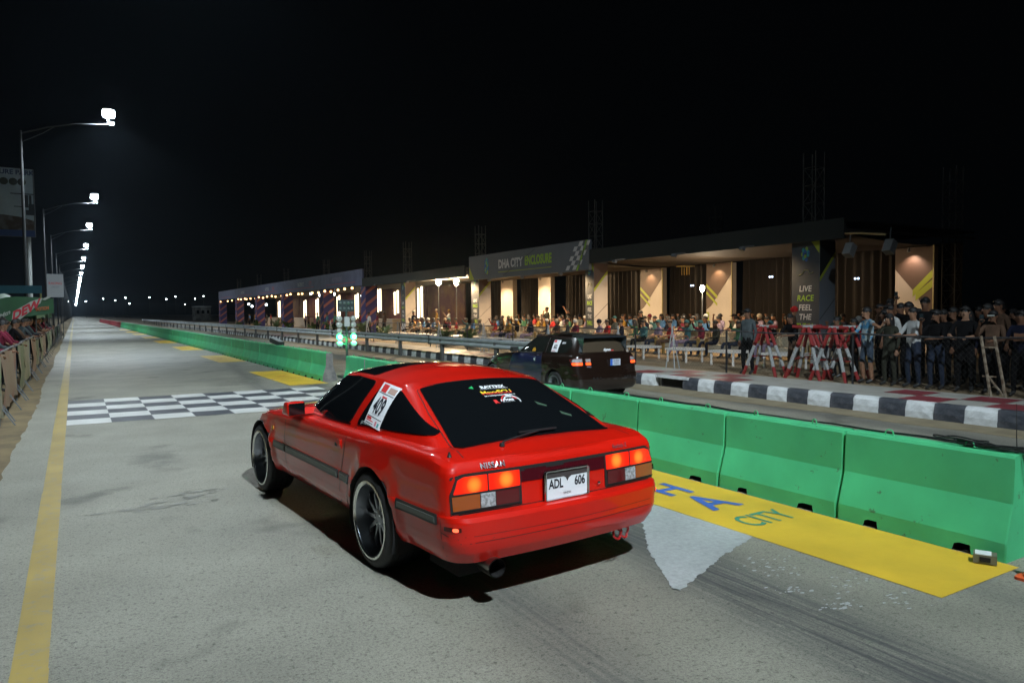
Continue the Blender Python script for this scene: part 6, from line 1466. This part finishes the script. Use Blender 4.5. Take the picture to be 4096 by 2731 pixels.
        decal('brake_lens',S,[(s*.61,.725),(s*.79,.725),(s*.79,.775),(s*.61,.775)],'x',-1,.012,mat('lit_brake',(.8,.05,.01),.3,emit=(1,.08,.012),es=1.5),o,.05,r=.012)
        decal('clear_lens',S,[(s*.61,.785),(s*.79,.785),(s*.77,.845),(s*.61,.85)],'x',-1,.012,M['clear_lens'],o,.05,r=.012)
        if s>0:
            o=decal('inner_lamp',S,[(.42,.72),(.54,.72),(.54,.855),(.42,.855)],'x',-1,.006,M['tail_housing'],root,.05,r=.015)
            decal('brake_lens',S,[(.425,.725),(.535,.725),(.535,.775),(.425,.775)],'x',-1,.012,M['lit_brake'],o,.05,r=.01)
            decal('clear_lens',S,[(.425,.785),(.535,.785),(.535,.845),(.425,.845)],'x',-1,.012,M['clear_lens'],o,.05,r=.01)
        mr=MB(); mr.prism([(1.45,.92),(1.60,.92),(1.57,1.02),(1.47,1.02)],s*.78,s*.93,'y'); mr.build('door_mirror',TRIM,root)
    decal('windscreen',S,[(1.28,-.42),(1.30,0),(1.28,.42),(1.66,.60),(1.85,.36),(1.90,0),(1.85,-.36),(1.66,-.60)],'z',1,.004,g2,root,.1)
    decal('rear_window',S,[(-.56,.97),(.56,.97),(.46,1.235),(-.46,1.235)],'x',-1,.004,mat('brownish_glass',(.06,.045,.03),.08,coat=.6),root,.07,r=.05)
    decal('roof_hatch',S,[(.1,-.35),(.75,-.35),(.75,.35),(.1,.35)],'z',1,.006,g2,root,.1,r=.05)
    sp=MB(); sp.add([(-.18,.50,1.315),(-.18,-.50,1.315),(-.62,-.54,1.285),(-.62,.54,1.285),(-.18,.50,1.29),(-.18,-.50,1.29),(-.62,-.54,1.255),(-.62,.54,1.255)],[(0,1,2,3),(7,6,5,4),(3,2,6,7),(0,3,7,4),(1,5,6,2),(0,4,5,1)]); sp.build('roof_spoiler',mat('satin_black_spoiler',(.02,.025,.03),.3,coat=.5),root)
    for s in(1,-1): f=MB(); f.add([(-.30,s*.50,1.27),(-.62,s*.54,1.26),(-.60,s*.56,.98),(-.52,s*.60,.98)],[(0,1,2,3)]); f.build('spoiler_fin',mat('dark_fin',(.03,.04,.045),.25,coat=1),root,fix=False)
    pl=thing_part('number_plate',root)
    pp=MB(); pp.prism([(-.28,.70),(-.02,.70),(-.02,.83),(-.28,.83)],-.745,-.735,'x'); pp.build('plate',mat('plate_grey',(.42,.47,.55),.4),pl)
    pp=MB(); pp.prism([(-.075,.70),(-.02,.70),(-.02,.83),(-.075,.83)],-.748,-.745,'x'); pp.build('blue_band',mat('blue_plate_band',(.03,.12,.5),.4),pl)
    for z,s in ((.79,'BA-8025'),(.74,'SINDH')): text_plane('plate_text',s,.045,INK,(-.7465,-.175,z),(0,-1,0),(0,0,1),pl,sx=.9)
    text_on('window_lettering',S,'dyno',.07,WHITE,root,'x',-1,(-.05,1.01),0,.008,-1,bold=.003,shear=.2,sx=1.3)
    decal('red_mark',S,[(-.22,.985),(-.10,.985),(-.10,1.0),(-.22,1.0)],'x',-1,.008,REDP,root,.2,edge=0)
    text_on('maker_badge',S,'MUGEN',.03,mat('pale_badge',(.3,.33,.45),.4),root,'x',-1,(.47,.69),0,.008,-1)
    for y in (.42,.34,.26,-.36,-.44,-.52): h=MB(); h.lathe([(0,0),(.022,0)],12,0,'x',(-.802+.09*(y/.8)**2-.003,y,.47)); h.build('bumper_hole',GAP,root,fix=False)
    # sticker
    st=decal('race_number_sticker',S,[(.28,.96),(.06,.96),(.06,1.20),(.28,1.20)],'y',1,.007,WHITE,root,.1,edge=0)
    text_on('number','S' and S,'652',.10,INK,st,'y',1,(.17,1.06),0,.009,-1,bold=.005,sx=.75)
    decal('print_block',S,[(.27,1.15),(.19,1.15),(.19,1.195),(.27,1.195)],'y',1,.009,REDP,st,.1,edge=0)
    decal('print_block',S,[(.27,.975),(.15,.975),(.15,.985),(.27,.985)],'y',1,.009,REDP,st,.1,edge=0)
    text_on('window_lettering',S,'dyno',.055,WHITE,root,'y',1,(-.06,1.15),0,.007,-1,bold=.002,shear=.2)
    text_on('door_badge',S,'eJ',.08,mat('pale_green_print',(.45,.55,.5),.4),root,'y',1,(.73,.80),0,.008,-1,bold=.004)
    for (x,s) in ((0,1),(0,-1),(2.57,1),(2.57,-1)): make_wheel('wheel',root,x,s*.845,s,R=.292,rim=.20,wdt=.2,spokes=5,rimm=mat('grey_alloy',(.28,.30,.31),.35,.8),lipm=M['grey_alloy'])
    u=MB(); u.box((1.2,0,.2),(3.4,1.1,.06)); u.build('underbody',WELL,root)
    # driver's helmet seen low in the side window
    h=decal('helmet_patch',S,[(.86,.945),(1.0,.945),(.985,1.01),(.93,1.03),(.88,1.0)],'y',1,.008,mat('yellow_helmet',(.55,.28,.02),.3,coat=1),root,.05,edge=0)
    h['label']="yellow helmet of the driver at the lower edge of the side window"
    return root
red_coupe(); dark_hatch()
# exhaust smoke left out of the masks: very thin
# ================================================================== HAZE
hz=MB(); hz.box((180,440,6.6),(840,1070,15.4))
m=bpy.data.materials.new('thin_haze'); m.use_nodes=True; nt=m.node_tree; nt.nodes.remove(nt.nodes['Principled BSDF'])
pv=nt.nodes.new('ShaderNodeVolumePrincipled'); pv.inputs['Color'].default_value=(.62,.80,1,1); pv.inputs['Density'].default_value=.00016; pv.inputs['Anisotropy'].default_value=.72
nt.links.new(pv.outputs[0],nt.nodes['Material Output'].inputs['Volume'])
o=hz.build('haze',m); o['kind']='stuff'
scene.cycles.volume_bounces=0
